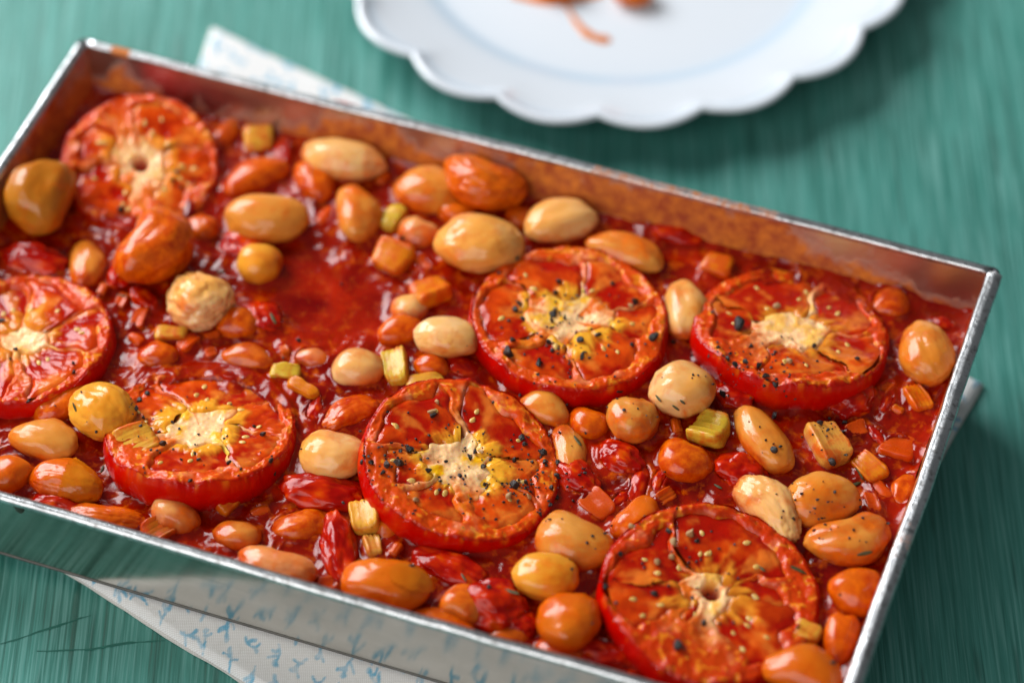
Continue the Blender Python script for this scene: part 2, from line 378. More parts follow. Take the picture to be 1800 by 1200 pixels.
def layer(name, zf, inset):
    k = np.linspace(0, 1, 90); cs = [n1, n2, fr, fl]; ring = []
    for a, b in zip(cs, cs[1:] + cs[:1]):
        for t in k[:-1]: ring.append(a + (b - a) * t)
    R = np.array(ring); c = R.mean(0); Dn = (R - c); Dn /= np.linalg.norm(Dn, axis=1)[:, None]
    wob = .10 * fbm(R * .7, 3, 51 + int(zf * 100)); n = len(R); V = []
    for z, off in ((zf - .055, -.05), (zf - .03, .05), (zf + .03, .05), (zf + .055, -.05)):
        Q = R - Dn * (inset - wob - off)[:, None]; Q[:, 2] = z; V.append(Q)
    V = np.vstack(V + [[c[0], c[1], zf + .055]]); F = []
    for l in range(3):
        for i in range(n): F.append((l * n + i, l * n + (i + 1) % n, (l + 1) * n + (i + 1) % n, (l + 1) * n + i))
    T = quads_only(V, F); T = np.vstack([T, [(3 * n + i, 3 * n + (i + 1) % n, 4 * n) for i in range(n)]])
    cc = np.empty((len(V), 3)); cc[:] = (.78, .77, .74); mk(name, V - nc, T, MT['cloth'], nap, False, {'col': cc})
layer('lower_layer', .062, .02)

# ------------------------------------------------------------------ baking tray
TH, TD = 4.5, 1.06; L2, W2 = 31.17 / 2 - .15, 18.57 / 2 - .15
TM = Matrix.Translation(Vector((TRAYC[0] * S, TRAYC[1] * S, .4 * S))) @ Matrix.Rotation(-YAW, 4, 'Z')
tray = empty('baking_tray', TM); tag(tray, 'shallow rectangular tin baking tray full of beans and tomato slices', 'baking tray')
def tl(px, py, z):                           # picture point -> tray's own axes
    p = at(px, py, z)[:2] - TRAYC; return np.array([p @ AX, p @ AY])
TK = .07
def wall_side(long_axis, sgn):
    hl, hd = (L2, W2) if long_axis == 'x' else (W2, L2)
    ns, nt = 120, 40; s_, t_ = np.meshgrid(np.linspace(-1, 1, ns), np.linspace(0, 1, nt), indexing='ij'); s_, t_ = s_.ravel(), t_.ravel()
    V, D = [], []
    for inner in (0, 1):
        off = hd - TD * (1 - t_) - inner * TK
        bow = .05 * np.sin(s_ * 2.3 + 1) + .04 * fbm(np.stack([s_ * 3, t_ * 2, s_ * 0 + sgn], 1), 2, 61 + (long_axis == 'x'))
        off = off + bow * (1 - s_ ** 2) * t_
        along = s_ * (hl - TD * (1 - t_) - inner * TK * .5)
        z = t_ * TH
        V.append(np.stack([along, off * sgn, z], 1) if long_axis == 'x' else np.stack([off * sgn, along, z], 1))
        D.append(np.zeros(len(s_)) if not inner else dirt_of(long_axis, sgn, s_, t_))
    N = ns * nt; F0 = grid(ns, nt); F1 = F0[:, ::-1] + N
    top = [(i * nt + nt - 1, (i + 1) * nt + nt - 1, N + (i + 1) * nt + nt - 1, N + i * nt + nt - 1) for i in range(ns - 1)]
    F = np.vstack([F0, F1, top]); mi = [0] * len(F0) + [1] * len(F1) + [0] * len(top)
    flip = (sgn > 0) == (long_axis == 'x')
    if flip: F = F[:, ::-1]
    return mk('wall', np.vstack(V), F, None, tray, True, {'dirt': np.concatenate(D)}, [MT['tin'], MT['stin']], mi)
def dirt_of(la, sgn, s, t):
    base = 1.05 - sst(.55, 1.0, t) * .85                              # cooked tide mark above the sauce
    if la == 'x' and sgn > 0:
        x = s * L2
        base += .55 * sst(-3, 1, x) * (1 - sst(8, 11, x)) * sst(.5, .9, t)      # splashed stretch
        base += .35 * np.exp(-((x + 14.3) / .6) ** 2) - .25 * np.exp(-((x + 10) / 3) ** 2) - .3 * sst(11, 14, x)
        base += .5 * np.exp(-((x + 5.5) / 1.6) ** 2)
    elif la == 'y' and sgn < 0: base += .35
    else: base += .2
    return base
for la, sg in (('x', 1), ('x', -1), ('y', 1), ('y', -1)): wall_side(la, sg)
bx = np.array([[-1, -1], [1, -1], [1, 1], [-1, 1]]) * np.array([L2 - TD - .01, W2 - TD - .01])
bv = np.vstack([np.c_[bx, np.zeros(4)], np.c_[bx, np.full(4, .08)]])
mk('base', bv, [(3, 2, 1, 0), (4, 5, 6, 7), (0, 1, 5, 4), (1, 2, 6, 5), (2, 3, 7, 6), (3, 0, 4, 7)], MT['tin'], tray, False)
for la, sg in (('x', 1), ('x', -1), ('y', 1), ('y', -1)):
    t = np.linspace(-1, 1, 60); hl, hd = (L2 - TD, W2 - TD) if la == 'x' else (W2 - TD, L2 - TD)
    P = np.stack([t * hl, np.full(60, sg * hd), np.full(60, .05)], 1); P = P if la == 'x' else P[:, [1, 0, 2]]
    P[:, 2] += .015 * vnoise(np.stack([t * 6, t * 0, t * 0 + sg], 1), 5)
    V, F = tube(P, .055, 8); mk('base_shade_fold', V, quads_only(V, F), MT['fold'], tray)  # bottom bend, coloured dark to stand for the contact shade below the wall
def rim_run(la, sgn, hw, hh):
    hl, hd = (L2, W2) if la == 'x' else (W2, L2)
    t = np.linspace(-1, 1, 110); al = t * (hl - .10)
    bow = .05 * np.sin(t * 2.3 + 1) + .04 * fbm(np.stack([t * 3, t * 0 + 2, t * 0 + sgn], 1), 2, 61 + (la == 'x'))
    off = hd + bow * (1 - t ** 2) + .03 + .02 * fbm(np.stack([t * 14, t * 0, t * 0 + sgn * 3], 1), 3, 66)
    zz = TH + .015 * fbm(np.stack([t * 11, t * 0, t * 0 + 9], 1), 3, 67)
    Pn = np.stack([al, off * sgn, zz], 1) if la == 'x' else np.stack([off * sgn, al, zz], 1)
    T = np.array([1, 0, 0]) if la == 'x' else np.array([0, 1, 0]); Nn = np.array([0, sgn, 0]) if la == 'x' else np.array([sgn, 0, 0])
    a = np.linspace(0, 2 * math.pi, 21)[:-1]; prof = []
    for th in a:                                                       # rolled bead with the pressed groove beside it
        rr = 1 - .20 * math.exp(-((th - 1.95) / .22) ** 2) - .10 * math.exp(-((th - 1.1) / .18) ** 2)
        prof.append((math.cos(th) * hw * rr, math.sin(th) * hh * rr))
    V = np.vstack([Pn[:, None, :] + np.array([Nn * p + np.array([0, 0, 1]) * q_ for p, q_ in prof])[None]]).reshape(-1, 3)
    V = V + (.012 * fbm(V * 2.2, 3, 68))[:, None] * np.array([.3, .3, 1])
    n = len(t); m = len(a); F = []
    for i in range(n - 1):
        for k in range(m): F.append((i * m + k, (i + 1) * m + k, (i + 1) * m + (k + 1) % m, i * m + (k + 1) % m))
    F = np.array(F)
    if (la == 'x') == (sgn < 0): F = F[:, ::-1]
    T3 = quads_only(V, [tuple(f) for f in F]); V = np.vstack([V, Pn[0], Pn[-1]]); c0 = n * m
    T3 = np.vstack([T3, [(c0, k, (k + 1) % m) for k in range(m)], [(c0 + 1, (n - 1) * m + (k + 1) % m, (n - 1) * m + k) for k in range(m)]])
    d = np.zeros(len(V)); x = V[:, 0]
    if la == 'x' and sgn > 0:
        d = .52 * sst(1.9, 2.4, x) * (1 - sst(8.4, 8.9, x)) + 1.1 * np.exp(-((x + 14.1) / .38) ** 4)
    if la == 'y' and sgn > 0: d = .45 * np.exp(-((V[:, 1] + 2) / 1.6) ** 2)
    return mk('rolled_rim', V, T3, MT['rim'], tray, True, {'dirt': d})
rim_run('x', 1, .16, .15); rim_run('x', -1, .16, .15); rim_run('y', 1, .25, .15); rim_run('y', -1, .20, .15)
for sx, sy in ((1, 1), (-1, 1), (1, -1), (-1, -1)):
    a = np.linspace(-.12, math.pi / 2 + .12, 12); cx, cy = L2 - .12, W2 - .12
    P = np.stack([sx * (cx + .20 * np.cos(a)), sy * (cy + .20 * np.sin(a)), np.full(12, TH + .01)], 1)
    V, F = tube(P, .115, 10); mk('corner_wire', V, quads_only(V, F), MT['wire'], tray)
p0 = tl(12, 905, RIM_Z); 
dv, df = ico(3); dv = dv * np.array([.16, .035, .34]); dv[:, 0] *= 1 + .5 * fbm(dv * 7, 2, 3); dv[:, 2] -= .1
dr = mk('burnt_drip', dv, df, MT['burnt'], tray); dr.location = Vector((p0[0], -(W2 - TD * .10) - .02, TH - .42)) * S; dr.rotation_euler = (math.atan(TD / TH), .15, 0)

# ------------------------------------------------------------------ sauce
SZ = 3.35                                     # sauce level above the table
FOOT = []                                     # footprints of things standing in the sauce (for the meniscus)
from_img = lambda px, py: tl(px, py, SZ)

# ------------------------------------------------------------------ ellipsoid solver for things lying in the sauce
def lay(cx, cy, l, wd, ang, e, tc=.85):
    """centre, length and width as seen -> frame on the ground and semi-axes in cm"""
    zc = SZ + .4
    for _ in range(3):
        Pc = at(cx, cy, zc); k = pxcm(Pc); h1, h2 = l / 2 / k, wd / 2 / k
        ph = math.radians(ang); u = np.array([math.cos(ph), -math.sin(ph) / SP]); u /= np.linalg.norm(u); v = np.array([-u[1], u[0]])
        pr = lambda g: np.array([g[0], -g[1] * SP])
        a1 = np.array([math.cos(ph), math.sin(ph)]); a2 = np.array([-a1[1], a1[0]]); pz = np.array([0, -CP])
        c = tc * min(h1, h2)
        A = np.array([[(pr(u) @ a1) ** 2, (pr(v) @ a1) ** 2], [(pr(u) @ a2) ** 2, (pr(v) @ a2) ** 2]])
        b = np.array([h1 ** 2 - c * c * (pz @ a1) ** 2, h2 ** 2 - c * c * (pz @ a2) ** 2])
        s2 = np.linalg.solve(A, b); a = math.sqrt(max(s2[0], (.72 * h1) ** 2)); bb = math.sqrt(max(s2[1], (.72 * h2) ** 2))
        zc = SZ + e * .7 * c
    return Pc, u, v, a, bb, c
def ground_frame(Pc, u, v, roll=0, pit=0):
    ex, ey, ez = np.array([*u, 0]), np.array([*v, 0]), np.array([0, 0, 1.])
    M = frame(ex, ey, ez, Pc)
    return M @ Matrix.Rotation(math.radians(pit), 4, 'Y') @ Matrix.Rotation(math.radians(roll), 4, 'X')
def foot(Pc, u, v, a, b, c):
    dz = (Pc[2] - SZ) / c
    if abs(dz) < .98:
        k = math.sqrt(1 - dz * dz); q = Pc[:2] - TRAYC
        FOOT.append((q @ AX, q @ AY, np.array([u @ AX, u @ AY]), a * k, b * k))

TONE = dict(cream=(.76, .43, .165), pale=(.80, .51, .25), gold=(.66, .265, .045), yellow=(.73, .335, .035), orange=(.62, .140, .004), red=(.45, .03, .001), pink=(.76, .33, .15), brown=(.44, .17, .016))
def bean_mesh(a, b, c, seed, kid=.16, wr=0.):
    V, F = ico(5 if a > .95 else 4); r = np.random.default_rng(seed)
    x, y, z = V.T.copy()
    nn = fbm(V * 1.1 + seed * 3.7, 2, seed); n2 = fbm(V * 2.6 + seed, 3, seed + 50)
    x = np.sign(x) * np.abs(x) ** (.93 + .05 * r.random())
    tap = r.uniform(-.14, .14); y = y * (1 + tap * x); z = z * (1 + tap * .6 * x)
    y = y + kid * (x * x - .35) - kid * .7 * np.exp(-(x / .33) ** 2) * np.clip(y, 0, 1)     # kidney bend and its dent
    z = z * (1 - .10 * np.exp(-(y / .3) ** 2) * (z > 0) * r.random())
    s = 1 + .115 * nn + .045 * n2
    if wr:
        rg = 1 - np.abs(fbm(np.stack([V[:, 0] * 1.5, V[:, 1] * 3.2, V[:, 2] * 3.2], 1) + seed, 3, seed + 9)); s = s - wr * .09 * np.clip((rg - .80) / .2, 0, 1) ** 1.5
        s += wr * .09 * fbm(V * 3.3 + seed * 2, 2, seed + 3)
    V = np.stack([x * s * a, y * s * b, z * s * c], 1); return V, F
def add_flap(parent, V, F, sel, lift, mname):
    """a torn strip of bean skin standing off the bean"""
    c = V[F].mean(1); k = np.where(sel(c))[0]; ids = np.unique(F[k]); mp = -np.ones(len(V), int); mp[ids] = np.arange(len(ids))
    P = V[ids]; d = P / np.linalg.norm(P, axis=1)[:, None]; Q = P + d * lift(P)[:, None]
    Q2 = Q + d * .035; f = mp[F[k]]
    o = mk(mname, np.vstack([Q2, Q]), np.vstack([f, f[:, ::-1] + len(ids)]), MT['bean'], parent); o.color = (min(1, parent.color[0] * 1.05), parent.color[1] * 1.12, parent.color[2] * 1.15, parent.color[3])
    return o
def bean(cx, cy, l, wd, ang, e, tone, amt, label, kid=.2, wr=.15, roll=None, pit=0, tc=.85, flap=None):
    seed = int(cx * 7 + cy * 13) % 9973
    Pc, u, v, a, b, c = lay(cx, cy, l, wd, ang, e, tc)
    r = random.Random(seed); roll = r.uniform(-14, 14) if roll is None else roll
    M = ground_frame(Pc, u, v, roll, pit); V, F = bean_mesh(a, b, c, seed, kid * r.choice((-1, 1)), wr)
    zr = to_world(M, V); dip = sst(.62, .06, zr[:, 2] - SZ - .75 * fbm(zr * .9, 3, seed + 21) - .12 * fbm(zr * 3.5, 2, seed + 22)) if Pc[2] - SZ < 1.2 * c else sst(.1, .5, fbm(zr * .9, 3, seed + 21)) * .7
    o = mk('butter_bean', V, F, MT['bean'], None, True, {'dip': dip}); o.matrix_world = M
    t = TONE[tone]; j = r.uniform(.94, 1.06); o.color = (t[0] * j, t[1] * j, t[2] * j, amt)
    tag(o, label, 'bean', 'butter beans in the sauce'); surf(M, V, F, 'bean')
    if amt >= 0: foot(Pc, u, v, a, b, c)
    if flap == 'curl':
        add_flap(o, V, F, lambda q: ((q[:, 0] / a - .55) ** 2 + (q[:, 1] / b - .1) ** 2 * 1.0 < .22) & (q[:, 2] > 0), lambda p: .015 + .22 * np.clip(p[:, 0] / a - .5, 0, 1), 'skin_flap')
    if flap == 'split':
        add_flap(o, V, F, lambda q: (q[:, 0] > .04 * a) & (q[:, 2] > -.2 * c) & (np.abs(q[:, 1]) < .9 * b), lambda p: .008 + .06 * np.exp(-(np.clip(p[:, 0] - .04 * a, 0, 9) / .14)) * (1 + .5 * np.sin(p[:, 1] * 9)), 'skin_flap')
    return o
BEANS = [
 (75, 345, 138, 118, -62, 1.25, 'brown', .20, 'large golden-brown bean leaning on the end wall beside the hollow-centred slice', dict(tc=1.0)),
 (151, 466, 92, 62, 84, .35, 'gold', .25, 'small upright gold bean in sauce between the end-wall slice and hollow-centred slice', {}),
 (272, 432, 148, 122, -58, 1.5, 'orange', .55, 'big orange kidney-bent bean propped on the front edge of the hollow-centred slice', dict(kid=.3)),
 (350, 527, 122, 108, 20, .85, 'pale', .18, 'pale wrinkled bean with cracked skin lying in open sauce', dict(wr=.9)),
 (470, 385, 150, 86, 4, .9, 'gold', .12, 'smooth golden oval bean behind the small round yellow bean', dict(kid=.08)),
 (457, 463, 82, 72, 0, .75, 'yellow', .05, 'small round yellow bean at the edge of the open sauce pool', dict(kid=.05)),
 (605, 279, 152, 78, 13, .95, 'cream', .22, 'long cream bean lying by the long far wall', dict(kid=.08)),
 (627, 374, 108, 76, 74, .6, 'gold', .35, 'upright amber bean beside a green celery sliver', {}),
 (752, 336, 118, 88, 8, .6, 'gold', .32, 'amber bean half hidden under the notched orange bean', {}),
 (850, 320, 156, 98, 20, 1.35, 'orange', .42, 'notched orange bean sitting on top of its neighbours by the far wall', dict(wr=.7, kid=.28)),
 (843, 427, 156, 110, 5, 1.0, 'cream', .22, 'largest smooth cream-gold bean behind the pale-cored slice', dict(kid=.1)),
 (985, 391, 136, 78, -12, 1.0, 'cream', .10, 'clean cream bean tilted beside the far wall, touching the pale-cored slice', {}),
 (1100, 444, 140, 66, 18, .7, 'gold', .38, 'amber bean tucked behind the back edge of the pale-cored slice', dict(kid=.25)),
 (918, 385, 64, 52, 10, .2, 'orange', .5, 'small orange bean between the cream beans by the far wall', {}),
 (735, 412, 76, 62, 20, .15, 'cream', .35, 'half-sunk cream bean behind the celery cube', {}),
 (800, 372, 70, 46, 10, .7, 'orange', .45, 'small orange bean piece squeezed between the amber and largest cream beans', {}),
 (552, 322, 92, 68, 58, .15, 'orange', .6, 'sauce-covered orange bean sunk below the long cream bean', {}),
 (448, 312, 122, 62, -26, .3, 'orange', .65, 'long sauce-coated bean behind the smooth golden oval bean', dict(kid=.3)),
 (355, 404, 58, 54, 60, .2, 'orange', .45, 'small orange bean hiding behind the big kidney-bent bean', {}),
 (398, 236, 44, 74, 20, .15, 'orange', .6, 'sunken orange bean beside the hollow-centred slice and celery cube', {}),
 (785, 592, 116, 78, 8, 1.3, 'pale', .20, 'pale bean with sauce-stained underside resting on the pale-cored slice', dict(kid=.06)),
 (630, 647, 96, 70, 0, .6, 'cream', .20, 'cream bean beside the ridged celery chunk in open sauce', dict(kid=.06)),
 (706, 584, 88, 52, -16, .45, 'orange', .4, 'orange bean behind the sauce-stained pale bean', {}),
 (435, 629, 96, 48, 9, .2, 'gold', .15, 'slim gold bean mostly sunk in the pool behind the celery-topped slice', {}),
 (418, 568, 66, 74, -58, .05, 'orange', .5, 'sunken orange bean leaning on the pale wrinkled bean', {}),
 (548, 632, 64, 40, 10, -.1, 'pink', .4, 'pale bean end just breaking the surface of the open pool', {}),
 (722, 545, 70, 62, -40, .1, 'cream', .3, 'cream bean half sunk at the rim of the open pool', {}),
 (180, 724, 118, 108, 38, 1.15, 'yellow', .08, 'plump yellow bean with flat facets beside the celery-topped slice', dict(kid=.04, wr=.4)),
 (80, 774, 126, 74, 12, .7, 'gold', .22, 'glossy gold bean between the end-wall slice and split-skinned bean', {}),
 (115, 847, 134, 76, 12, .6, 'orange', .30, 'orange bean with its skin split across by the near wall', dict(flap='split', wr=.3)),
 (8, 836, 70, 88, 80, .6, 'orange', .3, 'orange bean beside the split-skinned bean by the near wall', {}),
 (110, 712, 104, 70, -30, .3, 'orange', .5, 'orange bean half under the plump yellow bean', {}),
 (587, 799, 124, 94, 8, .85, 'cream', .12, 'smooth cream bean between the celery-topped slice and tilted peppery slice', dict(kid=.08)),
 (1200, 684, 116, 102, 0, 1.25, 'cream', .20, 'round cream bean with dark herb flecks between the pale-cored and corner slices', dict(kid=.05)),
 (1113, 737, 96, 88, 0, .8, 'gold', .35, 'wrinkled round amber bean in front of the pale-cored slice', dict(wr=.6)),
 (1035, 744, 74, 60, 20, .3, 'orange', .55, 'orange bean partly sunk beside the wrinkled round amber bean', {}),
 (1342, 772, 134, 76, 55, .75, 'gold', .12, 'long smooth gold bean slanting through the sauce between two celery chunks', dict(kid=.06)),
 (1205, 812, 104, 82, 20, .15, 'orange', .6, 'sauce-smothered bean below the yellow-green celery chunk', {}),
 (1628, 622, 118, 98, 78, .75, 'gold', .28, 'blocky gold bean beside the short wall near the wire-tipped corner', dict(wr=.3, kid=.05)),
 (1203, 545, 112, 76, 82, .5, 'cream', .25, 'upright cream bean wedged between the pale-cored and corner slices', {}),
 (958, 722, 96, 66, 20, .4, 'gold', .25, 'gold bean peeping from under the front of the pale-cored slice', {}),
 (1000, 796, 112, 60, 76, -.15, 'gold', .15, 'gold bean standing behind the edge of the tilted peppery slice', {}),
 (1447, 880, 140, 92, -6, .9, 'gold', .22, 'speckled gold bean with tiny pepper dots beside the knobbly pale bean', dict(kid=.1)),
 (1352, 894, 140, 82, 48, .8, 'cream', .18, 'knobbly pale gold bean pressed to the back of the reddest slice', dict(wr=.5)),
 (1495, 947, 156, 90, -10, .8, 'gold', .40, 'kidney-shaped gold bean with a red sauce-smeared end', dict(kid=.3)),
 (1505, 1042, 94, 94, 40, .7, 'orange', .5, 'round orange bean between the reddest slice and short wall', {}),
 (1478, 1122, 66, 92, 10, .6, 'orange', .55, 'small orange bean with stuck sauce by the near end of the short wall', {}),
 (1412, 1184, 142, 86, 14, 1.5, 'orange', .22, 'bright orange bean lying on the front edge of the reddest slice', {}),
 (1012, 953, 148, 98, 20, .75, 'gold', .28, 'large glossy amber bean between the tilted peppery slice and reddest slice', {}),
 (959, 1014, 120, 82, 5, 1.25, 'yellow', .22, 'bright yellow-orange oval bean perched on the round orange bean', dict(kid=.04)),
 (1004, 1092, 116, 106, -30, .8, 'orange', .28, 'big round orange bean under the perched oval bean by the near wall', dict(kid=.05)),
 (677, 1030, 156, 98, 6, .9, 'orange', .25, 'large amber bean with a torn flap of peeled skin', dict(flap='curl', kid=.06)),
 (818, 1066, 82, 76, 30, .6, 'gold', .45, 'amber bean smothered by a stewed tomato piece', {}),
 (482, 998, 146, 76, 17, .75, 'pink', .22, 'pinkish pale bean lying along the near wall', dict(wr=.3)),
 (418, 942, 92, 60, 5, .3, 'gold', .35, 'gold bean half sunk in glossy sauce by the pinkish bean', {}),
 (308, 903, 94, 68, 32, .45, 'cream', .25, 'cream bean under the front skin of the celery-topped slice', {}),
 (188, 911, 146, 56, 6, .35, 'orange', .5, 'long flat orange bean lying by the near wall', dict(wr=.8, kid=.2)),
 (782, 1100, 130, 60, 16, .35, 'orange', .4, 'orange bean peeking over the near rim below the smothered bean', {}),
 (1118, 914, 100, 70, -42, .5, 'orange', .3, 'orange bean behind the peppery edge of the reddest slice', {}),
 (892, 1118, 76, 40, 12, .2, 'orange', .35, 'small orange bean by the near rim, left of the big round orange bean', {}),
 (985, 1146, 90, 44, 14, .1, 'orange', .5, 'orange bean almost hidden by the near rim under the big round orange bean', {}),
 (1590, 862, 66, 44, -60, -.05, 'orange', .6, 'faint bean just under the sauce by the short wall', {}),
 (760, 645, 66, 48, 15, .4, 'orange', .4, 'small orange bean between ridged celery and the flat celery strip', {}),
 (1290, 560, 70, 50, 40, .0, 'orange', .6, 'bean lost in the sauce under the back of the corner slice', {}),
 (690, 905, 64, 100, 12, .25, 'orange', .35, 'upright orange bean between the celery cube and tilted peppery slice', {}),
]
for B in BEANS: bean(*B[:9], **B[9])

# ------------------------------------------------------------------ tomato slices
def slice_height(r, th, lo, wseed, th_off):
    pass
def tomato(cx, cy, maj, mnr, ang, top, label, seed, locs, core_r=.26, hole=0., thick=1.15, redness=0., n_seed=14, yellow=.5, rough=1.):
    """cx,cy,maj,mnr,ang: the cut face as an ellipse in the picture"""
    z = SZ + top - .40; Pc = at(cx, cy, z); k = pxcm(Pc); R = maj / 2 / k
    ra = min(.97, mnr / maj); s = math.sqrt(1 - ra * ra); ph = math.radians(ang)
    N = -FWD * ra + (RGT * math.sin(ph) + UPV * math.cos(ph)) * s        # normal of the cut face
    N /= np.linalg.norm(N); ex = RGT * math.cos(ph) - UPV * math.sin(ph); ex -= N * (ex @ N); ex /= np.linalg.norm(ex); ey = np.cross(N, ex)
    M = frame(ex, ey, N, Pc); t = empty('tomato_slice', M); tag(t, label, 'tomato slice', 'roasted tomato slices'); 
    rs = np.random.default_rng(seed); rr = random.Random(seed)
    def rad(th):                                                          # outline
        c, q = np.cos(th), np.sin(th); P = np.stack([c * 1.1, q * 1.1, c * 0 + seed], 1); P2 = np.stack([c * 5, q * 5, c * 0 + seed], 1)
        return R * (1 + .045 * vnoise(P, seed) + .012 * fbm(P2, 2, seed + 1))
    def fields(r, th):
        x, y = r * np.cos(th), r * np.sin(th); Pn = np.stack([x * 3.2, y * 3.2, x * 0 + seed], 1)
        wx = x + .21 * fbm(Pn, 3, seed + 2); wy = y + .21 * fbm(Pn + 9, 3, seed + 3)
        wr, wt = np.hypot(wx, wy), np.arctan2(wy, wx); d = np.full(len(r), 9.); who = np.zeros(len(r), int)
        for i, (a, hw, ri, ro) in enumerate(locs):
            dt = np.abs((wt - math.radians(a) + math.pi) % (2 * math.pi) - math.pi)
            da = (dt - math.radians(hw)) * np.maximum(wr, .05); dr = np.maximum(ri - wr, wr - ro - .05)
            q = .07; di = np.minimum(np.maximum(da, dr), 0) + np.hypot(np.clip(da + q, 0, 9), np.clip(dr + q, 0, 9)) - q
            di = np.where((da < -q) & (dr < -q), np.maximum(da, dr), di)
            who = np.where(di < d, i, who); d = np.minimum(d, di)
        return x, y, d, who
    NT_, NR = 420, 130
    th = np.linspace(0, 2 * math.pi, NT_, endpoint=False); ru = np.linspace(0.004, 1, NR) ** .85
    TH_, RU = np.meshgrid(th, ru, indexing='ij'); T, r = TH_.ravel(), RU.ravel()
    x, y, d, who = fields(r, T); Ro = np.repeat(rad(th), NR)
    Pn = np.stack([x * 5, y * 5, x * 0 + seed * 2], 1); nA = fbm(Pn, 4, seed + 5); nB = fbm(Pn * 4, 3, seed + 6); nC = fbm(Pn * 1.4, 3, seed + 7)
    Pr = np.stack([np.cos(T) * 6, np.sin(T) * 6, r * 3.2], 1); fib = fbm(Pr, 3, seed + 8)      # radial fibres
    inl = sst(.05, -.09, d)                                              # inside a seed chamber
    wall = sst(.86, .94, r)
    h = .09 * nC + .05 * nA + .013 * nB * rough - .27 * inl + .03 * np.exp(-((d - .06) / .06) ** 2) * (1 - wall)
    h += .02 * np.exp(-((r - .93) / .05) ** 2) + .05 * wall * nA * 2 - .06 * sst(.96, 1, r) - .18 * np.exp(-(r / .75) ** 2) * .5
    h -= .05 * sst(.1, .5, nB) * wall
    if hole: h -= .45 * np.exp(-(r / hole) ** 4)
    # colours of the flesh itself
    CORE = np.array([.94, .60, .30]); YEL = np.array([.90, .46, .03]); SEP = np.array([.74, .160, .012]); WAL = np.array([.66, .070, .002]); RED = np.array([.46, .006, .0]); GOL = np.array([.84, .29, .015])
    star = core_r * (.98 + 1.0 * fbm(np.stack([np.cos(T) * 2.6, np.sin(T) * 2.6, T * 0 + seed], 1), 3, seed + 11) + .35 * nA + .25 * nB)
    cm = sst(1.7, .55, r / star) ; c = mixc(np.tile(SEP, (len(r), 1)), WAL, sst(.45, .88, r + .12 * nA))
    c = mixc(c, RED, np.clip(redness + .9 * redness * nC, 0, 1) * sst(.15, .6, r))
    c = mixc(c, GOL, sst(.18, .52, nB + .25 * nA) * .75 * sst(.35, .8, r)); c = mixc(c, CORE * .95, sst(.05, .55, fib) * .30 * (1 - wall) * (1 - redness * .6))
    c = mixc(c, CORE, cm); c = mixc(c, YEL, cm * sst(.05, .45, nA + .3 * nB) * (.35 + yellow))
    c = mixc(c, GOL * .95, wall * sst(.05, .5, nA + .5 * nB) * (.55 - .25 * redness)); c = mixc(c, RED, sst(.955, .99, r + .012 * nA))
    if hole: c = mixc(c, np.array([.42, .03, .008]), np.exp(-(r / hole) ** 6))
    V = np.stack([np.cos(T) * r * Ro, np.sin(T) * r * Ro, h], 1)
    Vc = np.vstack([V, [[0, 0, h[0]]]]); F = grid(NT_, NR, True)
    fan = np.array([(len(V), i * NR, ((i + 1) % NT_) * NR) for i in range(NT_)])
    TR = np.vstack([F[:, [0, 1, 2]], F[:, [0, 2, 3]]])[:, ::-1]; TR = np.vstack([TR, fan[:, [0, 1, 2]]])
    # grid winding: theta-first gives downward faces, so flip
    def up(Vv, Tr):
        nz = np.cross(Vv[Tr[:, 1]] - Vv[Tr[:, 0]], Vv[Tr[:, 2]] - Vv[Tr[:, 0]])[:, 2]; Tr = Tr.copy(); bad = nz < 0; Tr[bad] = Tr[bad][:, ::-1]; return Tr
    TR = up(Vc, TR); cc = np.vstack([c, c[:1]])
    mk('flesh', Vc, TR, MT['flesh'], t, True, {'col': cc}); surf(M, Vc, TR, 'slice')
    # skin: bulging outer band, slightly proud of the cut face
    nz = 16; ps = np.linspace(0, 1, nz); A, Q = np.meshgrid(th, ps, indexing='ij'); A, Q = A.ravel(), Q.ravel(); Rk = np.repeat(rad(th), nz)
    Hk = np.repeat(h.reshape(NT_, NR)[:, -1], nz)
    prof = 1.0 + .034 * np.sin(Q * math.pi * .9) - .10 * Q ** 3
    Pk = np.stack([np.cos(A) * 4, np.sin(A) * 4, Q * 1.2 + seed], 1); wr = fbm(Pk, 4, seed + 13)
    wr2 = fbm(np.stack([np.cos(A) * 14, np.sin(A) * 14, Q * .8], 1), 2, seed + 14)
    lip = np.exp(-(Q / .10) ** 2)
    Rr = Rk * (prof + .018 * wr + .003 * wr2 * (1 - Q)); zz = Hk - Q * thick + .03 * lip + .06 * lip * wr + .02 * wr2 * lip
    V2 = np.stack([np.cos(A) * (Rr - .035 * lip * R * .3), np.sin(A) * (Rr - .035 * lip * R * .3), zz], 1)
    ck = mixc(np.tile(np.array([.50, .002, .0]), (len(A), 1)), np.array([.62, .030, .0]), sst(.0, .55, wr) * .8); ck = mixc(ck, np.array([.78, .20, .01]), sst(.2, .55, wr2 + .2 * wr) * lip * .7)
    ck = mixc(ck, np.array([.34, .0, .0]), sst(.15, .6, -wr) * .5)
    F2 = grid(NT_, nz, True)
    mk('skin', V2, F2, MT['skin'], t, True, {'col': ck}); surf(M, V2, F2, 'slice')
    # gel in each chamber, with its seeds
    Hmap = h
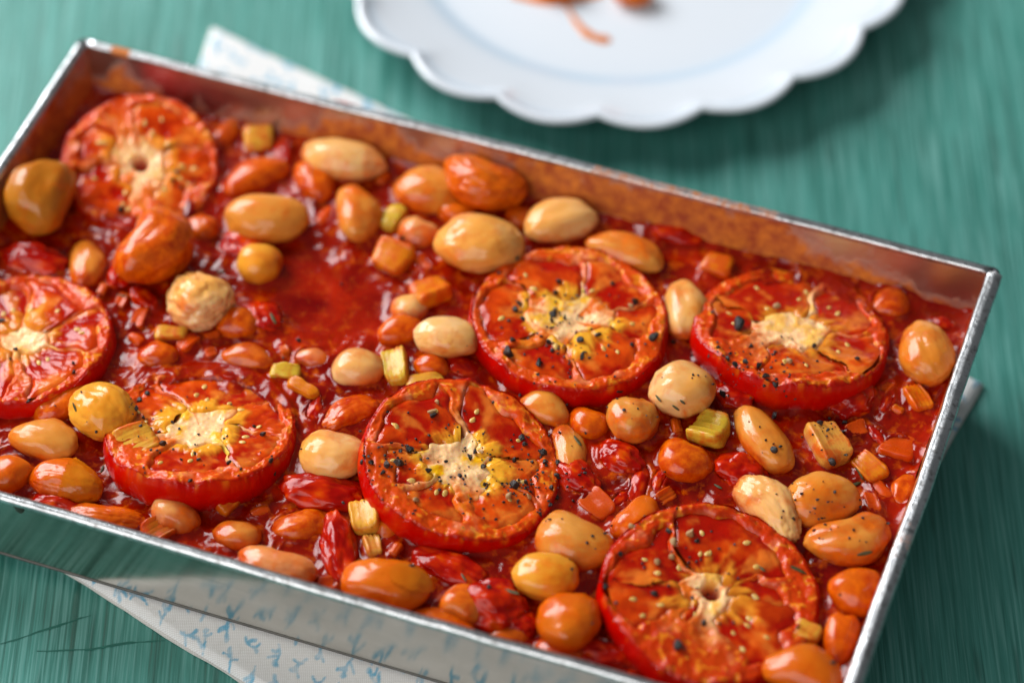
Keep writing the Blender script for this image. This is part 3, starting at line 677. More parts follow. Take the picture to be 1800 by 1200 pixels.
    for i, (a, hw, ri, ro) in enumerate(locs):
        n1_, n2_ = 56, 44; A, Q = np.meshgrid(np.radians(np.linspace(a - hw - 11, a + hw + 11, n1_)), np.linspace(max(.03, ri - .09), ro + .14, n2_), indexing='ij'); A, Q = A.ravel(), Q.ravel()
        gx, gy, gd, gw = fields(Q, A); Rg = rad(A); sd = seed + 31 * i
        Pg = np.stack([gx * 4, gy * 4, gx * 0 + sd], 1); g1 = fbm(Pg, 3, sd + 1); g2 = fbm(Pg * 3.5, 3, sd + 2)
        dep = rr.uniform(-.13, -.05)
        gz = dep + .085 * g1 + .016 * g2 + .05 * sst(.0, -.12, gd) * rr.uniform(.3, 1) - .10 * sst(-.02, .06, gd)
        fb = fbm(np.stack([np.cos(A) * 4.2, np.sin(A) * 4.2, Q * 3.5 + sd], 1), 3, sd + 5); plc = sst(.0, .75, 1 - (Q - ri) / (ro - ri) * 2.5 + .9 * fb + .5 * g1 + .25 * g2) * yellow * 1.3              # placenta fingers
        gz += .06 * np.clip(plc, 0, 1) * (1 + .5 * fb)
        dk = np.array([.40, .006, .0]); md = np.array([.66, .070, .002]); pal = np.array([.90, .44, .03])
        gc = mixc(np.tile(dk, (len(A), 1)), md, sst(-.35, .35, g1 + .4 * g2 - redness * .5)); gc = mixc(gc, np.array([.82, .26, .03]), sst(.0, .5, fb + .3 * g2) * .55); gc = mixc(gc, dk * .8, sst(.1, .6, -fb + .4 * g1) * .5); gz += .02 * fb
        gc = mixc(gc, pal, np.clip(plc, 0, 1) * .9)
        Vg = np.stack([np.cos(A) * Q * Rg, np.sin(A) * Q * Rg, gz], 1); Fg = grid(n1_, n2_)
        keep = (gd[Fg].min(1) < .06) & (gw[Fg].max(1) == i); Fg = up(Vg, np.vstack([Fg[keep][:, [0, 1, 2]], Fg[keep][:, [0, 2, 3]]]))
        if len(Fg) == 0: continue
        used = np.unique(Fg); mp = -np.ones(len(Vg), int); mp[used] = np.arange(len(used))
        g = mk('gel', Vg[used], mp[Fg], MT['gel'], t, True, {'col': gc[used]}); surf(M, Vg[used], mp[Fg], 'slice')
        bv = BVHTree.FromPolygons([tuple(p) for p in Vg], [tuple(f) for f in Fg])
        for _ in range(max(1, round(n_seed * hw / sum(l[1] for l in locs)))):
            aa = math.radians(a + rr.uniform(-hw, hw) * .8); q = rr.uniform(ri + .12, ro - .06); Rz = rad(np.array([aa]))[0]
            hit = bv.ray_cast(Vector((math.cos(aa) * q * Rz, math.sin(aa) * q * Rz, 3)), Vector((0, 0, -1)))
            if hit[0] is None: continue
            sv, sf = ico(2); sc = rr.uniform(.8, 1.15); sv = sv * np.array([.125, .08, .04]) * sc; sv[:, 1] *= 1 - .45 * np.clip(sv[:, 0] / .15, 0, 1)
            so = mk('seed', sv, sf, MT['seed'], g); so.location = hit[0] * S; so.rotation_euler = (rr.uniform(-.4, .4), rr.uniform(-.4, .4), aa + rr.uniform(-.7, .7))
    q = Pc[:2] - TRAYC; FOOT.append((q @ AX, q @ AY, np.array([1., 0]), R * .97, R * .97))
    return t
L6 = lambda off, n, hw, ri, ro, j=0: [(off + 360 / n * i + (j * ((i * 37) % 11 - 5) / 5), hw * (1 + .15 * (((i * 53) % 7) - 3) / 3), ri, ro - .03 * ((i * 29) % 3)) for i in range(n)]
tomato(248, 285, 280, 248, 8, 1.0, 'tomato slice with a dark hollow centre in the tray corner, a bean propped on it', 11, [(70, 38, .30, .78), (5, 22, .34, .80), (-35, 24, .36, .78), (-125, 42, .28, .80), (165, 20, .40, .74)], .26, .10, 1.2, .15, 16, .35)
tomato(38, 592, 318, 222, -4, .9, 'tomato slice with few pepper grains, lying against the end wall of the tray', 23, [(60, 30, .24, .80), (0, 26, .30, .82), (-55, 24, .30, .80), (130, 34, .26, .80), (-140, 40, .28, .80)], .24, 0, 1.1, .35, 10, .35)
tomato(352, 745, 344, 198, 3, .95, 'flattened tomato slice with a celery chunk sitting on its front edge', 37, [(85, 40, .26, .80), (20, 24, .34, .82), (-35, 26, .34, .80), (-95, 30, .36, .78), (165, 32, .38, .78)], .33, 0, 1.3, .10, 14, .65)
tomato(812, 806, 356, 268, 16, 1.2, 'peppery tomato slice tilted towards the near wall, with a pale ragged core', 51, [(62, 36, .25, .80), (5, 20, .32, .78), (-40, 18, .34, .74), (-95, 24, .30, .72), (150, 34, .26, .82), (-150, 20, .36, .76)], .30, 0, 1.25, .12, 12, .75)
tomato(1005, 556, 346, 250, 4, 1.05, 'wide tomato slice with a pale star-shaped core and heavy black pepper', 68, [(120, 32, .30, .80), (55, 26, .30, .82), (0, 24, .36, .84), (-55, 30, .30, .80), (-115, 26, .32, .78), (178, 24, .40, .80)], .34, 0, 1.25, .10, 9, .75)
tomato(1393, 575, 336, 206, 5, 1.0, 'tomato slice with a raised pale core nearest the wire-tipped tray corner', 83, [(110, 44, .24, .82), (30, 26, .32, .80), (-25, 24, .36, .80), (-85, 36, .34, .76), (175, 26, .34, .80)], .36, 0, 1.2, .35, 14, .35)
tomato(1252, 1035, 392, 300, 10, 1.15, 'largest and reddest tomato slice with deep seed chambers, by the near wall', 97, [(75, 46, .20, .80), (160, 30, .20, .80), (-160, 24, .24, .80), (-35, 34, .28, .78), (10, 13, .22, .66), (-118, 9, .18, .44)], .24, .085, 1.3, .50, 22, .38)

# ------------------------------------------------------------------ celery, onion and stewed tomato
def celery(cx, cy, l, wd, ang, e, tone, amt, label, bend=.25, thk=.6, roll=None, pit=0, ribs=5, name='celery_piece', cat='celery', yawx=0):
    seed = int(cx * 3 + cy * 17) % 9973; r = random.Random(seed)
    Pc, u, v, a, b, c = lay(cx, cy, l, wd, ang, e, thk); V, F = cubegrid(9 if max(l, wd) > 50 else 7)
    nrm = (np.abs(V) ** 4.5).sum(1) ** (1 / 4.5); V = V / nrm[:, None]
    x, y, z = V.T; a, b = a * .80, b * .80; c = max(c, .13 if name == 'onion_piece' else .25) * .9
    X = x * a * (1 + .10 * y * r.uniform(-1, 1)); Y = y * b * (1 + .12 * x * r.uniform(-1, 1))
    Z = z * c + bend * b * (y * y - .4) * (1 if r.random() < .7 else -1) + .035 * np.cos(y * ribs * math.pi) * (z > .3)
    Pn = np.stack([X, Y, Z], 1); Pn = Pn * (1 + .07 * fbm(Pn * 1.6 + seed, 3, seed))[:, None] + (.035 * fbm(Pn * 4 + seed, 2, seed + 1))[:, None] * V
    M = ground_frame(Pc, u, v, r.uniform(-18, 18) if roll is None else roll, pit)
    o = mk(name, Pn, F, MT['celery']); o.matrix_world = M; t = tone; o.color = (*t, amt); tag(o, label, cat, 'celery and onion pieces in the sauce')
    surf(M, Pn, F, 'celery'); foot(Pc, u, v, a, b, max(c, .3)); return o
YG, YE, OR, BR, TA = (.60, .37, .03), (.70, .33, .035), (.66, .18, .005), (.42, .11, .005), (.68, .30, .05)
CEL = [(455, 246, 66, 58, -5, .6, YE, .35, 'squarish celery cube beside the hollow-centred slice', {}), (690, 452, 82, 66, 22, .7, OR, .3, 'wedge-shaped celery cube floating at the back of the open pool', dict(roll=20)),
 (757, 516, 84, 62, -20, .7, OR, .35, 'orange-stained celery piece beside the pale-cored slice', dict(roll=-20)), (696, 645, 78, 54, 78, .9, YG, .2, 'ridged celery chunk standing on end beside the cream bean', dict(roll=15)),
 (748, 676, 86, 36, -4, .7, YE, .2, 'flat celery strip behind the tilted peppery slice', {}), (240, 780, 90, 76, -25, 2.1, YE, .25, 'squared celery chunk sitting on the edge of a tomato slice', dict(roll=10)),
 (502, 655, 66, 30, 5, .7, YG, .25, 'thin celery crescent behind the celery-topped slice', {}), (532, 685, 72, 28, 28, .7, OR, .2, 'narrow orange celery sliver beside the celery-topped slice', {}),
 (1247, 756, 80, 72, 22, 1.1, YG, .18, 'bright yellow-green celery chunk with a hollowed top beside the long gold bean', dict(bend=.45, pit=-14)), (1455, 780, 96, 74, 62, .8, TA, .3, 'ribbed celery piece dotted with pepper in front of the corner slice', dict(roll=-10)),
 (1528, 822, 72, 52, 45, .5, OR, .35, 'ribbed celery scrap with a dark herb leaf stuck to it', {}), (642, 907, 70, 66, 78, 1.1, YE, .12, 'pale yellow celery cube beside the tilted peppery slice', dict(bend=.4)),
 (655, 962, 48, 36, 70, .5, TA, .3, 'small celery stub under the pale yellow celery cube', {}), (402, 878, 66, 48, -40, .8, OR, .55, 'red-stained ribbed celery piece in front of the celery-topped slice', {}),
 (300, 588, 72, 26, 0, .4, YE, .4, 'thin celery sliver sunk in sauce by the pale wrinkled bean', {}), (1262, 468, 66, 50, 20, .4, OR, .55, 'sauce-soaked celery bit behind the corner slice', {}),
 (1612, 702, 64, 48, 60, .2, OR, .5, 'ribbed celery piece sunk in sauce under the blocky gold bean', {}), (690, 384, 62, 44, -50, .5, YG, .2, 'green celery sliver beside the upright amber bean', {}),
 (285, 928, 88, 56, -30, .5, BR, .45, 'brown-stained celery piece lying by the near wall', {}), (1418, 1112, 60, 40, 20, 2.0, YE, .35, 'scrap of celery on the side of the reddest slice', {})]
for c_ in CEL: celery(*c_[:9], **c_[9])
ON = [(1050, 887, 70, 52, 40, .1, (.55, .075, .006), .6, 'translucent onion square between the tilted peppery slice and large amber bean'), (1578, 790, 76, 58, 15, .0, (.50, .045, .004), .7, 'sauce-tinted onion piece by the short wall'),
      (1465, 700, 70, 40, -10, .2, (.55, .08, .015), .5, 'onion piece in sauce in front of the corner slice'), (385, 690, 0, 0, 0, 0, 0, 0, '')]
for c_ in ON:
    if c_[2]: celery(*c_, bend=.35, thk=.35, ribs=0, name='onion_piece', cat='onion')
def chunk(cx, cy, l, wd, ang, e, label, seed, tc=.7, col_=0., lo=5):
    Pc, u, v, a, b, c = lay(cx, cy, l, wd, ang, e, tc); V, F = ico(lo)
    n = fbm(V * 1.5 + seed, 3, seed); n2 = 1 - np.abs(fbm(V * 2.6 + seed * 2, 3, seed + 4)); s = 1 + .34 * n + .10 * (n2 - .7)
    P = V * s[:, None] * np.array([a, b, c]); M = ground_frame(Pc, u, v, rnd.uniform(-15, 15)); nn = fbm(V * 3 + seed, 3, seed + 7)
    cc = mixc(np.tile(np.array([.32, .002, .0]), (len(V), 1)), np.array([.54, .022, .0]), sst(-.3, .45, nn)); cc = mixc(cc, np.array([.62, .12, .0]), sst(.25, .6, nn) * (.5 + col_))
    o = mk('stewed_tomato_piece', P, F, MT['chunk'], None, True, {'col': cc}); o.matrix_world = M; tag(o, label, 'tomato piece', 'stewed tomato pieces in the sauce'); surf(M, P, F, 'chunk'); foot(Pc, u, v, a, b, c)
for i, c_ in enumerate([(568, 868, 150, 66, 4, .5, 'dark red stewed tomato lump behind the smooth cream bean, near two slices'), (592, 962, 120, 62, 78, .5, 'curled red tomato strip beside the pale yellow celery cube'),
   (868, 1066, 120, 96, 20, .5, 'herb-flecked stewed tomato piece covering an amber bean'), (790, 1000, 130, 56, 22, .3, 'red tomato flesh folded under the front of the tilted peppery slice'),
   (1500, 702, 86, 62, -20, .3, 'red tomato lump under the front of the corner slice'), (1300, 830, 96, 62, 10, .2, 'pulpy tomato piece below the long gold bean'),
   (1188, 408, 104, 52, 10, .4, 'tomato pulp heap against the long far wall behind the pale-cored slice'), (602, 214, 92, 60, 12, .6, 'tomato pulp stuck to the long far wall near the long cream bean'),
   (700, 262, 110, 54, 20, .4, 'orange-red pulp lying along the far wall beside the notched bean'), (214, 482, 46, 62, 10, .5, 'small red tomato scrap under the big kidney-bent bean'),
   (462, 560, 80, 60, 30, .1, 'red pulp in the pool beside the pale wrinkled bean'), (1290, 694, 84, 60, 10, .3, 'dark tomato scrap under the corner slice beside the round cream bean'),
   (110, 885, 110, 50, 10, .2, 'red tomato scrap by the near wall under the split-skinned bean'), (1010, 838, 90, 60, 40, .1, 'red pulp beside the tilted peppery slice and onion square'),
   (905, 1090, 80, 60, 20, .2, 'dark red pulp beside the big round orange bean'), (1060, 1150, 100, 54, 15, .1, 'red pulp by the near rim in front of the reddest slice'),
   (1320, 1180, 100, 60, 10, .1, 'red pulp under the reddest slice by the near rim'), (430, 430, 80, 60, 20, .0, 'herby red pulp beside the small round yellow bean'),
   (60, 460, 120, 60, 10, .1, 'dark red pulp behind the end-wall slice'), (1090, 810, 90, 60, 30, .2, 'red pulp in front of the wrinkled round amber bean')]):
    chunk(*c_, seed=200 + i * 7)

# small scraps and sunken beans that fill the gaps
def free(x, y, r, need=5):
    if not TRI(x, y): return False
    k = 0
    for dx, dy in ((0, 0), (r, 0), (-r, 0), (0, r * .8), (0, -r * .8)):
        d = Vector(ray(x + dx, y + dy)); k += not any(bv.ray_cast(Vector(CAM), d)[0] is not None for bv, _ in SURF)
    return k >= need
def TRI(x, y):
    q = tl(x, y, SZ); return abs(q[0]) < L2 - 1.0 and abs(q[1]) < W2 - .9 and not ((x - 570) / 175) ** 2 + ((y - 520) / 95) ** 2 < 1
fr_ = random.Random(99); nb = 0
for _ in range(900):
    x, y = fr_.uniform(-20, 1700), fr_.uniform(140, 1200)
    if nb < 9 and free(x, y, 34, 5):
        nb += 1; bean(x, y, fr_.uniform(72, 112), fr_.uniform(52, 72), fr_.uniform(-60, 60), fr_.uniform(-.55, -.1), fr_.choice(['orange', 'orange', 'gold', 'red']), fr_.uniform(.5, .8), 'sauce-covered bean mostly sunk in the tomato sauce', kid=.22, wr=.4)
nb = 0
for _ in range(4000):
    x, y = fr_.uniform(-20, 1700), fr_.uniform(140, 1200)
    if nb < 44 and free(x, y, 14, 5):
        nb += 1; k = fr_.random(); e = fr_.uniform(-.3, .2); sz = fr_.uniform(20, 44)
        if k < .25: celery(x, y, sz * 1.2, sz * .8, fr_.uniform(-80, 80), e, fr_.choice([OR, BR]), fr_.uniform(.75, 1.0), 'small sauce-soaked celery scrap sunk in the tomato sauce', thk=.6, roll=fr_.uniform(-25, 25))
        elif k < .5: celery(x, y, sz * 1.3, sz * .8, fr_.uniform(-80, 80), e, (.56, .06, .005), fr_.uniform(.5, .9), 'small translucent onion scrap sunk in the tomato sauce', bend=.4, thk=.35, ribs=0, name='onion_piece', cat='onion', roll=fr_.uniform(-25, 25))
        elif k < .7: chunk(x, y, sz * 1.9, sz, fr_.uniform(-80, 80), e * .8, 'small lump of red tomato pulp sunk in the sauce', seed=700 + nb, lo=4)

# ------------------------------------------------------------------ the sauce itself
kz = (RIM_Z - SZ) / TH * TD; hx, hy = L2 - kz - TK + .05, W2 - kz - TK + .05
NX, NY = 640, 390
X, Y = np.meshgrid(np.linspace(-hx, hx, NX), np.linspace(-hy, hy, NY), indexing='ij'); X, Y = X.ravel(), Y.ravel(); z0 = X * 0
pool = np.zeros(len(X))
for px, py, rx, ry in ((585, 520, 2.6, 1.5), (520, 440, 1.5, .7), (300, 620, 1.8, .6), (240, 520, 1.3, .6), (60, 900, 2.5, .6), (1600, 930, .9, 1.8), (360, 905, 1.2, .5), (1640, 560, 1.0, 1.6)):
    c0 = from_img(px, py); pool = np.maximum(pool, np.exp(-(((X - c0[0]) / rx) ** 2 + ((Y - c0[1]) / ry) ** 2)))
pulp = 1 - .88 * sst(.2, .75, pool + .25 * fbm(np.stack([X * .9, Y * .9, z0], 1), 3, 71))
Pq = np.stack([X, Y, z0], 1)
wn = Pq + .5 * np.stack([fbm(Pq * .8, 2, 72), fbm(Pq * .8 + 5, 2, 73), z0], 1)
bil = 1 - np.abs(fbm(wn * 1.1, 3, 74)) * 2; b2 = 1 - np.abs(fbm(wn * 2.7, 3, 75)) * 2; fl_ = fbm(wn * 6, 3, 76)
h = .02 * fbm(Pq * .35, 2, 77) + pulp * (.10 * (bil - .5) + .018 * (b2 - .4) + .001 * fl_) + (1 - pulp) * .012 * fbm(Pq * .9, 2, 78) - .10 * (1 - pulp)
edge = np.minimum(hx - np.abs(X), hy - np.abs(Y)); h += .16 * np.exp(-edge / .18) + .05 * fbm(Pq * 1.7, 2, 79) * np.exp(-edge / .3)
men = np.zeros(len(X))
for (fx, fy, ax_, a, b) in FOOT:
    m = (np.abs(X - fx) < a + 1.0) & (np.abs(Y - fy) < a + 1.0); dx, dy = X[m] - fx, Y[m] - fy
    qu, qv = dx * ax_[0] + dy * ax_[1], -dx * ax_[1] + dy * ax_[0]; q = np.sqrt((qu / a) ** 2 + (qv / b) ** 2)
    d = np.maximum((q - 1) * min(a, b), 0); men[m] = np.maximum(men[m], np.where(q < .8, 0, .15 * np.exp(-d / .13)))
h += men * (.8 + .5 * fbm(Pq * 1.5, 2, 81))
SM = Matrix.Translation(Vector((TRAYC[0] * S, TRAYC[1] * S, SZ * S))) @ Matrix.Rotation(-YAW, 4, 'Z')
Vs = np.stack([X, Y, h], 1); Fs = grid(NX, NY)
sa = mk('tomato_sauce', Vs, Fs, MT['sauce'], None, True, {'pulp': pulp}); sa.matrix_world = SM
tag(sa, 'glossy red tomato sauce filling the tin tray around the beans', 'sauce', None, 'stuff')
surf(SM, Vs[::1], Fs, 'sauce')

# ------------------------------------------------------------------ plate
PZ = 1.75; pcen = at(1090, -152, PZ); pcen[2] = 0; PR = 543 / pxcm(at(1106, 100, PZ))
plate = empty('scalloped_plate', Matrix.Translation(Vector(pcen * S))); tag(plate, 'white scalloped ceramic plate with traces of sauce on the green table', 'plate')
nth = 540; th = np.linspace(0, 2 * math.pi, nth, endpoint=False)
ph = (th + math.pi / 2 + math.radians(5.3)) / math.radians(20) * math.pi; sc = np.abs(np.sin(ph)) ** .9
prof = [(0, .34, 0, 0), (.3, .34, 0, 0), (.55, .35, 0, 0), (.645, .38, 0, .1), (.668, .42, 0, .75), (.69, .50, 0, .75), (.72, .60, 0, .1), (.80, .85, .05, 0), (.88, 1.13, .30, 0), (.925, 1.30, .75, .0), (.945, 1.37, .95, .65), (.957, 1.43, 1, .15), (.968, 1.54, 1, 0), (.980, 1.63, 1, 0), (.990, 1.645, 1, 0), (1.0, 1.60, 1, 0), (1.002, 1.50, 1, 0), (.992, 1.40, 1, 0), (.97, 1.30, 1, 0), (.90, 1.02, .7, 0), (.72, .42, .1, 0), (.66, .22, 0, 0), (.62, .16, 0, 0), (.60, .0, 0, 0), (.58, .0, 0, 0), (.57, .14, 0, 0), (0.01, .16, 0, 0)]
pr = np.array(prof); tt = np.linspace(0, len(pr) - 1, 110); pr = np.stack([np.interp(tt, np.arange(len(pr)), pr[:, i]) for i in range(4)], 1)
A, I = np.meshgrid(np.arange(nth), np.arange(len(pr)), indexing='ij'); A, I = A.ravel(), I.ravel()
Rp = PR * 1.015 * pr[I, 0] * (1 - .048 * (1 - sc[A] + .12 * np.sin(A * .031)) * pr[I, 2]); Zp = pr[I, 1] + .02 * (1 - sc[A]) * pr[I, 2]
Vp = np.stack([np.cos(th[A]) * Rp, np.sin(th[A]) * Rp, Zp], 1); Fp = grid(nth, len(pr), True)
dish = mk('dish', Vp, Fp, MT['plate'], plate, True, {'line': pr[I, 3]}); surf(plate.matrix_world, Vp, Fp, 'plate')
PB = SURF[-1][0]
def cast(px, py, only=None):
    d = ray(px, py); best = None
    for bv, what in SURF:
        if only and what != only: continue
        r = bv.ray_cast(Vector(CAM), Vector(d))
        if r[0] is not None and (best is None or r[3] < best[3]): best = (*r, what)
    return best
def smear(pts, label, hgt=.05):
    """a thin puddle of sauce lying on the plate: points along it with half widths in pixels"""
    P = []
    for x, y, wpx in pts: hit = PB.ray_cast(Vector(CAM), Vector(ray(x, y))); P.append((hit[0].x, hit[0].y, hit[0].z, wpx / 54))
    P = np.array(P); t = np.linspace(0, len(P) - 1, 40); P = np.stack([np.interp(t, np.arange(len(P)), P[:, i]) for i in range(4)], 1)
    T = np.gradient(P[:, :2], axis=0); T /= np.linalg.norm(T, axis=1)[:, None] + 1e-9; Nn = np.stack([-T[:, 1], T[:, 0]], 1); V = []
    wob = fbm(np.stack([t * 1.3, t * 0, t * 0 + pts[0][0]], 1), 3, 5)
    for i in range(len(P)):
        for s in np.linspace(-1, 1, 9):
            V.append((*(P[i, :2] + Nn[i] * s * P[i, 3] * (1 + .4 * wob[i])), P[i, 2] + .012 + hgt * (1 - s * s) * min(1, P[i, 3] * 4)))
    V = np.array(V); c = V.mean(0); o = mk('sauce_smear', V - c, grid(40, 9), MT['smear']); o.location = Vector(c * S); tag(o, label, 'sauce')
smear([(985, 0, 4), (1002, 22, 4), (1016, 44, 6), (1034, 62, 10), (1052, 69, 12), (1068, 71, 10), (1075, 72, 3)], 'comma-shaped streak of orange sauce on the white plate', .06)
smear([(900, -6, 6), (940, 0, 12), (980, 2, 14), (1020, -3, 12), (1060, -10, 6)], 'broad smear of orange sauce in the middle of the plate', .05)
def plate_bean(px, py, a, b, c, tone, yaw, label, seed):
    hit = PB.ray_cast(Vector(CAM), Vector(ray(px, py))); V, F = bean_mesh(a, b, c, seed, .12, .2); o = mk('butter_bean', V, F, MT['bean'])
    o.location = hit[0] * S + Vector((0, 0, c * .93 * S)); o.rotation_euler = (0, 0, yaw); t = TONE[tone]; o.color = (*t, .1); tag(o, label, 'bean', 'beans left on the plate')
plate_bean(1112, 4, .75, .5, .42, 'orange', .1, 'orange bean left over on the white plate', 5)
plate_bean(975, -14, .9, .6, .45, 'orange', -.3, 'sauce-covered bean left in the smear on the plate', 8)

# ------------------------------------------------------------------ pepper, flecks
pv, pf = ico(2)
def chip(seed, r):
    g = np.random.default_rng(seed); V = pv.copy(); 
    for _ in range(9):
        n = g.normal(size=3); n /= np.linalg.norm(n); d = g.uniform(.35, .75); s = V @ n; V = V - np.outer(np.clip(s - d, 0, 9), n)
    return V * r * np.array([g.uniform(.8, 1.25), g.uniform(.7, 1.1), g.uniform(.6, .9)])
NAMES = {'T4': 'tilted peppery slice', 'T5': 'pale-cored slice', 'T6': 'corner slice', 'T7': 'reddest slice', 'T3': 'celery-topped slice', 'T1': 'hollow-centred slice', 'T2': 'end-wall slice', 'S': 'sauce and beans'}
PEP = dict(T5=[(908, 453, 7), (877, 480, 6), (983, 498, 10), (976, 516, 9), (913, 535, 11), (906, 547, 9), (918, 560, 7), (973, 553, 10), (969, 566, 8), (992, 559, 7), (952, 592, 7), (965, 602, 8), (901, 598, 9), (894, 622, 19), (946, 640, 12), (1021, 600, 9), (1052, 590, 9), (1076, 500, 7), (1116, 531, 12), (1150, 594, 15), (1182, 602, 10), (1110, 608, 7), (1022, 627, 8), (971, 617, 6), (1090, 688, 14), (1028, 619, 5), (1000, 640, 5)],
  T4=[(716, 790, 14), (700, 815, 13), (682, 818, 13), (672, 832, 7), (652, 815, 9), (637, 811, 8), (752, 829, 9), (762, 731, 10), (825, 804, 9), (833, 795, 8), (850, 821, 8), (807, 836, 7), (917, 770, 10), (922, 783, 9), (952, 797, 12), (905, 811, 9), (957, 814, 8), (902, 853, 14), (925, 850, 8), (950, 795, 8), (980, 837, 8), (968, 857, 8), (966, 887, 8), (935, 812, 6), (949, 905, 8), (851, 852, 6), (979, 812, 7), (979, 875, 6)],
  T6=[(1298, 575, 19), (1252, 550, 7), (1320, 610, 9), (1262, 612, 7), (1245, 625, 6), (1278, 630, 7), (1293, 642, 9), (1310, 638, 8), (1333, 642, 11), (1345, 662, 11), (1330, 676, 8), (1344, 678, 7), (1362, 675, 9), (1272, 671, 13), (1273, 694, 12), (1508, 632, 9), (1432, 608, 6), (1382, 697, 6), (1396, 700, 6), (1378, 688, 5), (1463, 808, 12), (1443, 745, 10), (1485, 743, 8), (1454, 757, 6), (1362, 733, 9)],
  T7=[(1178, 933, 10), (1055, 1020, 10), (1061, 1029, 10), (1089, 972, 7), (1194, 1137, 16), (1150, 1044, 9), (1218, 1051, 5), (1237, 1095, 8), (1224, 952, 7), (1175, 1030, 5), (1395, 912, 7), (1463, 1165, 8)],
  T3=[(243, 704, 8), (258, 693, 6), (238, 718, 8), (252, 735, 7), (303, 742, 5), (288, 780, 11), (335, 846, 7), (349, 808, 6), (405, 812, 8), (463, 765, 9), (475, 810, 8), (484, 832, 6), (283, 722, 5), (447, 750, 5), (342, 798, 5)],
  T1=[(212, 373, 12), (305, 318, 9), (318, 330, 8), (340, 322, 7), (310, 302, 7)], T2=[(128, 656, 10), (130, 640, 6), (28, 615, 7), (18, 632, 5), (50, 705, 7), (5, 565, 9)],
  S=[(600, 500, 5), (708, 418, 8), (525, 600, 7), (1032, 955, 5), (1360, 790, 9), (722, 995, 7), (860, 1032, 7), (1005, 1000, 5)])
pid = 0
for key, lst in PEP.items():
    for (x, y, s_) in lst:
        hit = cast(x, y)
        if hit is None: continue
        r = s_ / 58 * .5 * 1.7; o = mk('pepper_grain', chip(300 + pid, r), pf, MT['pepper'], None, s_ > 14); pid += 1
        o.location = (hit[0] + hit[1] * r * .38) * S; o.rotation_euler = (rnd.uniform(0, 6), rnd.uniform(0, 6), rnd.uniform(0, 6))
        big = s_ >= 17
        tag(o, ('whole black peppercorn' if big else 'black cracked pepper grain') + (' lying on the ' if key != 'S' else ' lying loose among the ') + NAMES[key], 'pepper', ('peppercorns' if big else 'pepper grains') + ' on the ' + NAMES[key])
HEART = [('T4', 768, 707, 12), ('T4', 760, 724, 13), ('T4', 732, 880, 13), ('T4', 892, 872, 16), ('T4', 928, 874, 12), ('T4', 846, 795, 12), ('T7', 1183, 955, 15), ('T7', 1184, 978, 14), ('T7', 1156, 990, 12), ('T7', 1213, 938, 17), ('T7', 1113, 925, 11), ('T6', 1386, 636, 13), ('T6', 1366, 540, 12), ('T5', 975, 545, 9), ('T5', 1108, 538, 10)]
for (key, x, y, s_) in HEART:
    hit = cast(x, y); r = s_ / 58 * .5 * 1.3; o = mk('pepper_grain', chip(900 + pid, r), pf, MT['peppin']); pid += 1
    o.location = (hit[0] + hit[1] * r * .4) * S; o.rotation_euler = (rnd.uniform(0, 6), rnd.uniform(0, 6), 0)
    tag(o, 'pale tan cracked peppercorn heart lying on the ' + NAMES[key], 'pepper', 'pale pepper hearts on the ' + NAMES[key])
DV, DF = [], []; off = 0
def dust(cx, cy, sx, sy, n):
    global off
    for _ in range(n):
        x, y = rnd.gauss(cx, sx), rnd.gauss(cy, sy); hit = cast(x, y)
        if hit is None or hit[4] == 'plate': continue
        r = rnd.uniform(1.4, 5.0) / 58 * .5 * 1.55; V = chip(int(rnd.random() * 1e6), r)[:, :] + np.array(hit[0] + hit[1] * r * .5); DV.append(V); DF.append(pf + off); off += len(V)
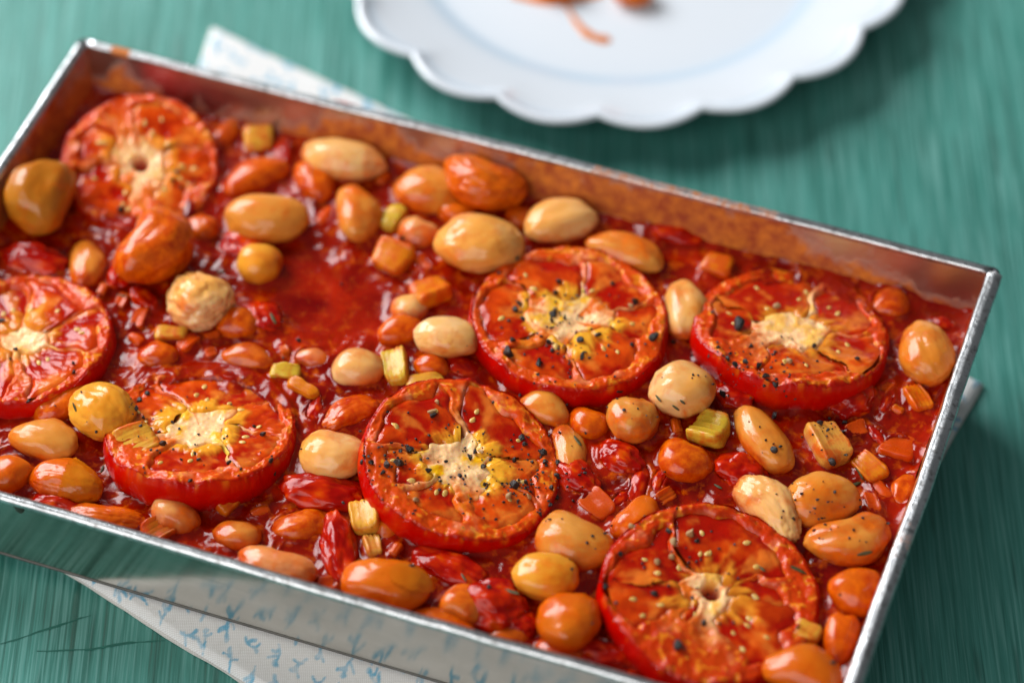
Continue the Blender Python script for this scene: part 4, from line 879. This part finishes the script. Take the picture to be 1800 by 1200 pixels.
for a in ((1000, 590, 70, 50, 120), (820, 810, 90, 60, 110), (940, 840, 35, 40, 80), (690, 810, 28, 20, 45), (1320, 650, 45, 28, 95), (1160, 960, 60, 50, 25), (1445, 870, 45, 22, 22), (1480, 930, 40, 20, 14), (330, 780, 80, 45, 35), (1460, 760, 25, 20, 14), (260, 710, 20, 20, 12), (1250, 1050, 90, 60, 18), (1115, 735, 25, 20, 8), (1340, 760, 30, 30, 8), (600, 700, 300, 160, 12), (1100, 1000, 250, 80, 10)): dust(*a)
dd = mk('pepper_dust', np.vstack(DV), np.vstack(DF), MT['pepper'], None, False); tag(dd, 'fine specks of ground black pepper scattered over slices and beans', 'pepper', None, 'stuff')
hv, hf = ico(2)
for i, (x, y, l, a, lab) in enumerate([(1188, 716, 16, 70, 'the round cream bean'), (1200, 706, 12, 60, 'the round cream bean'), (1158, 700, 20, 50, 'the round cream bean'), (132, 716, 20, -80, 'the plump yellow bean'), (900, 1040, 30, 20, 'the stewed tomato piece by the round orange bean'), (815, 1015, 22, 60, 'red tomato flesh under the tilted slice'),
      (1512, 832, 34, 30, 'the ribbed celery scrap'), (1502, 852, 26, -20, 'the ribbed celery scrap'), (1400, 1000, 40, 20, 'the reddest slice'), (1520, 972, 28, -15, 'the kidney-shaped gold bean'), (480, 560, 30, 60, 'the pool beside the pale wrinkled bean'), (215, 520, 22, 10, 'sauce beside the end-wall slice'), (180, 825, 16, -60, 'the celery-topped slice'), (388, 478, 18, 0, 'sauce behind the pale wrinkled bean'), (1262, 855, 18, 30, 'sauce below the yellow-green celery'), (1340, 1000, 14, 40, 'the reddest slice'), (1015, 775, 30, 60, 'the gold bean behind the tilted slice')]):
    hit = cast(x, y)
    if hit is None: continue
    V = hv * np.array([l / 58 * .5, .04 if l < 24 else .06, .02]); V[:, 2] += .03 * np.sin(V[:, 0] * 6); o = mk('herb_leaf', V, hf, MT['herb'])
    n = hit[1].normalized(); ph = math.radians(a); e = Vector((math.cos(ph), -math.sin(ph) / SP, 0)); e = (e - n * e.dot(n)).normalized(); f = n.cross(e)
    o.matrix_world = frame(e, f, n, np.array(hit[0] + n * .02)); tag(o, 'tiny dark dried herb leaf stuck on ' + lab, 'herb', 'dried herb leaves on ' + lab)
bpy.context.view_layer.update()
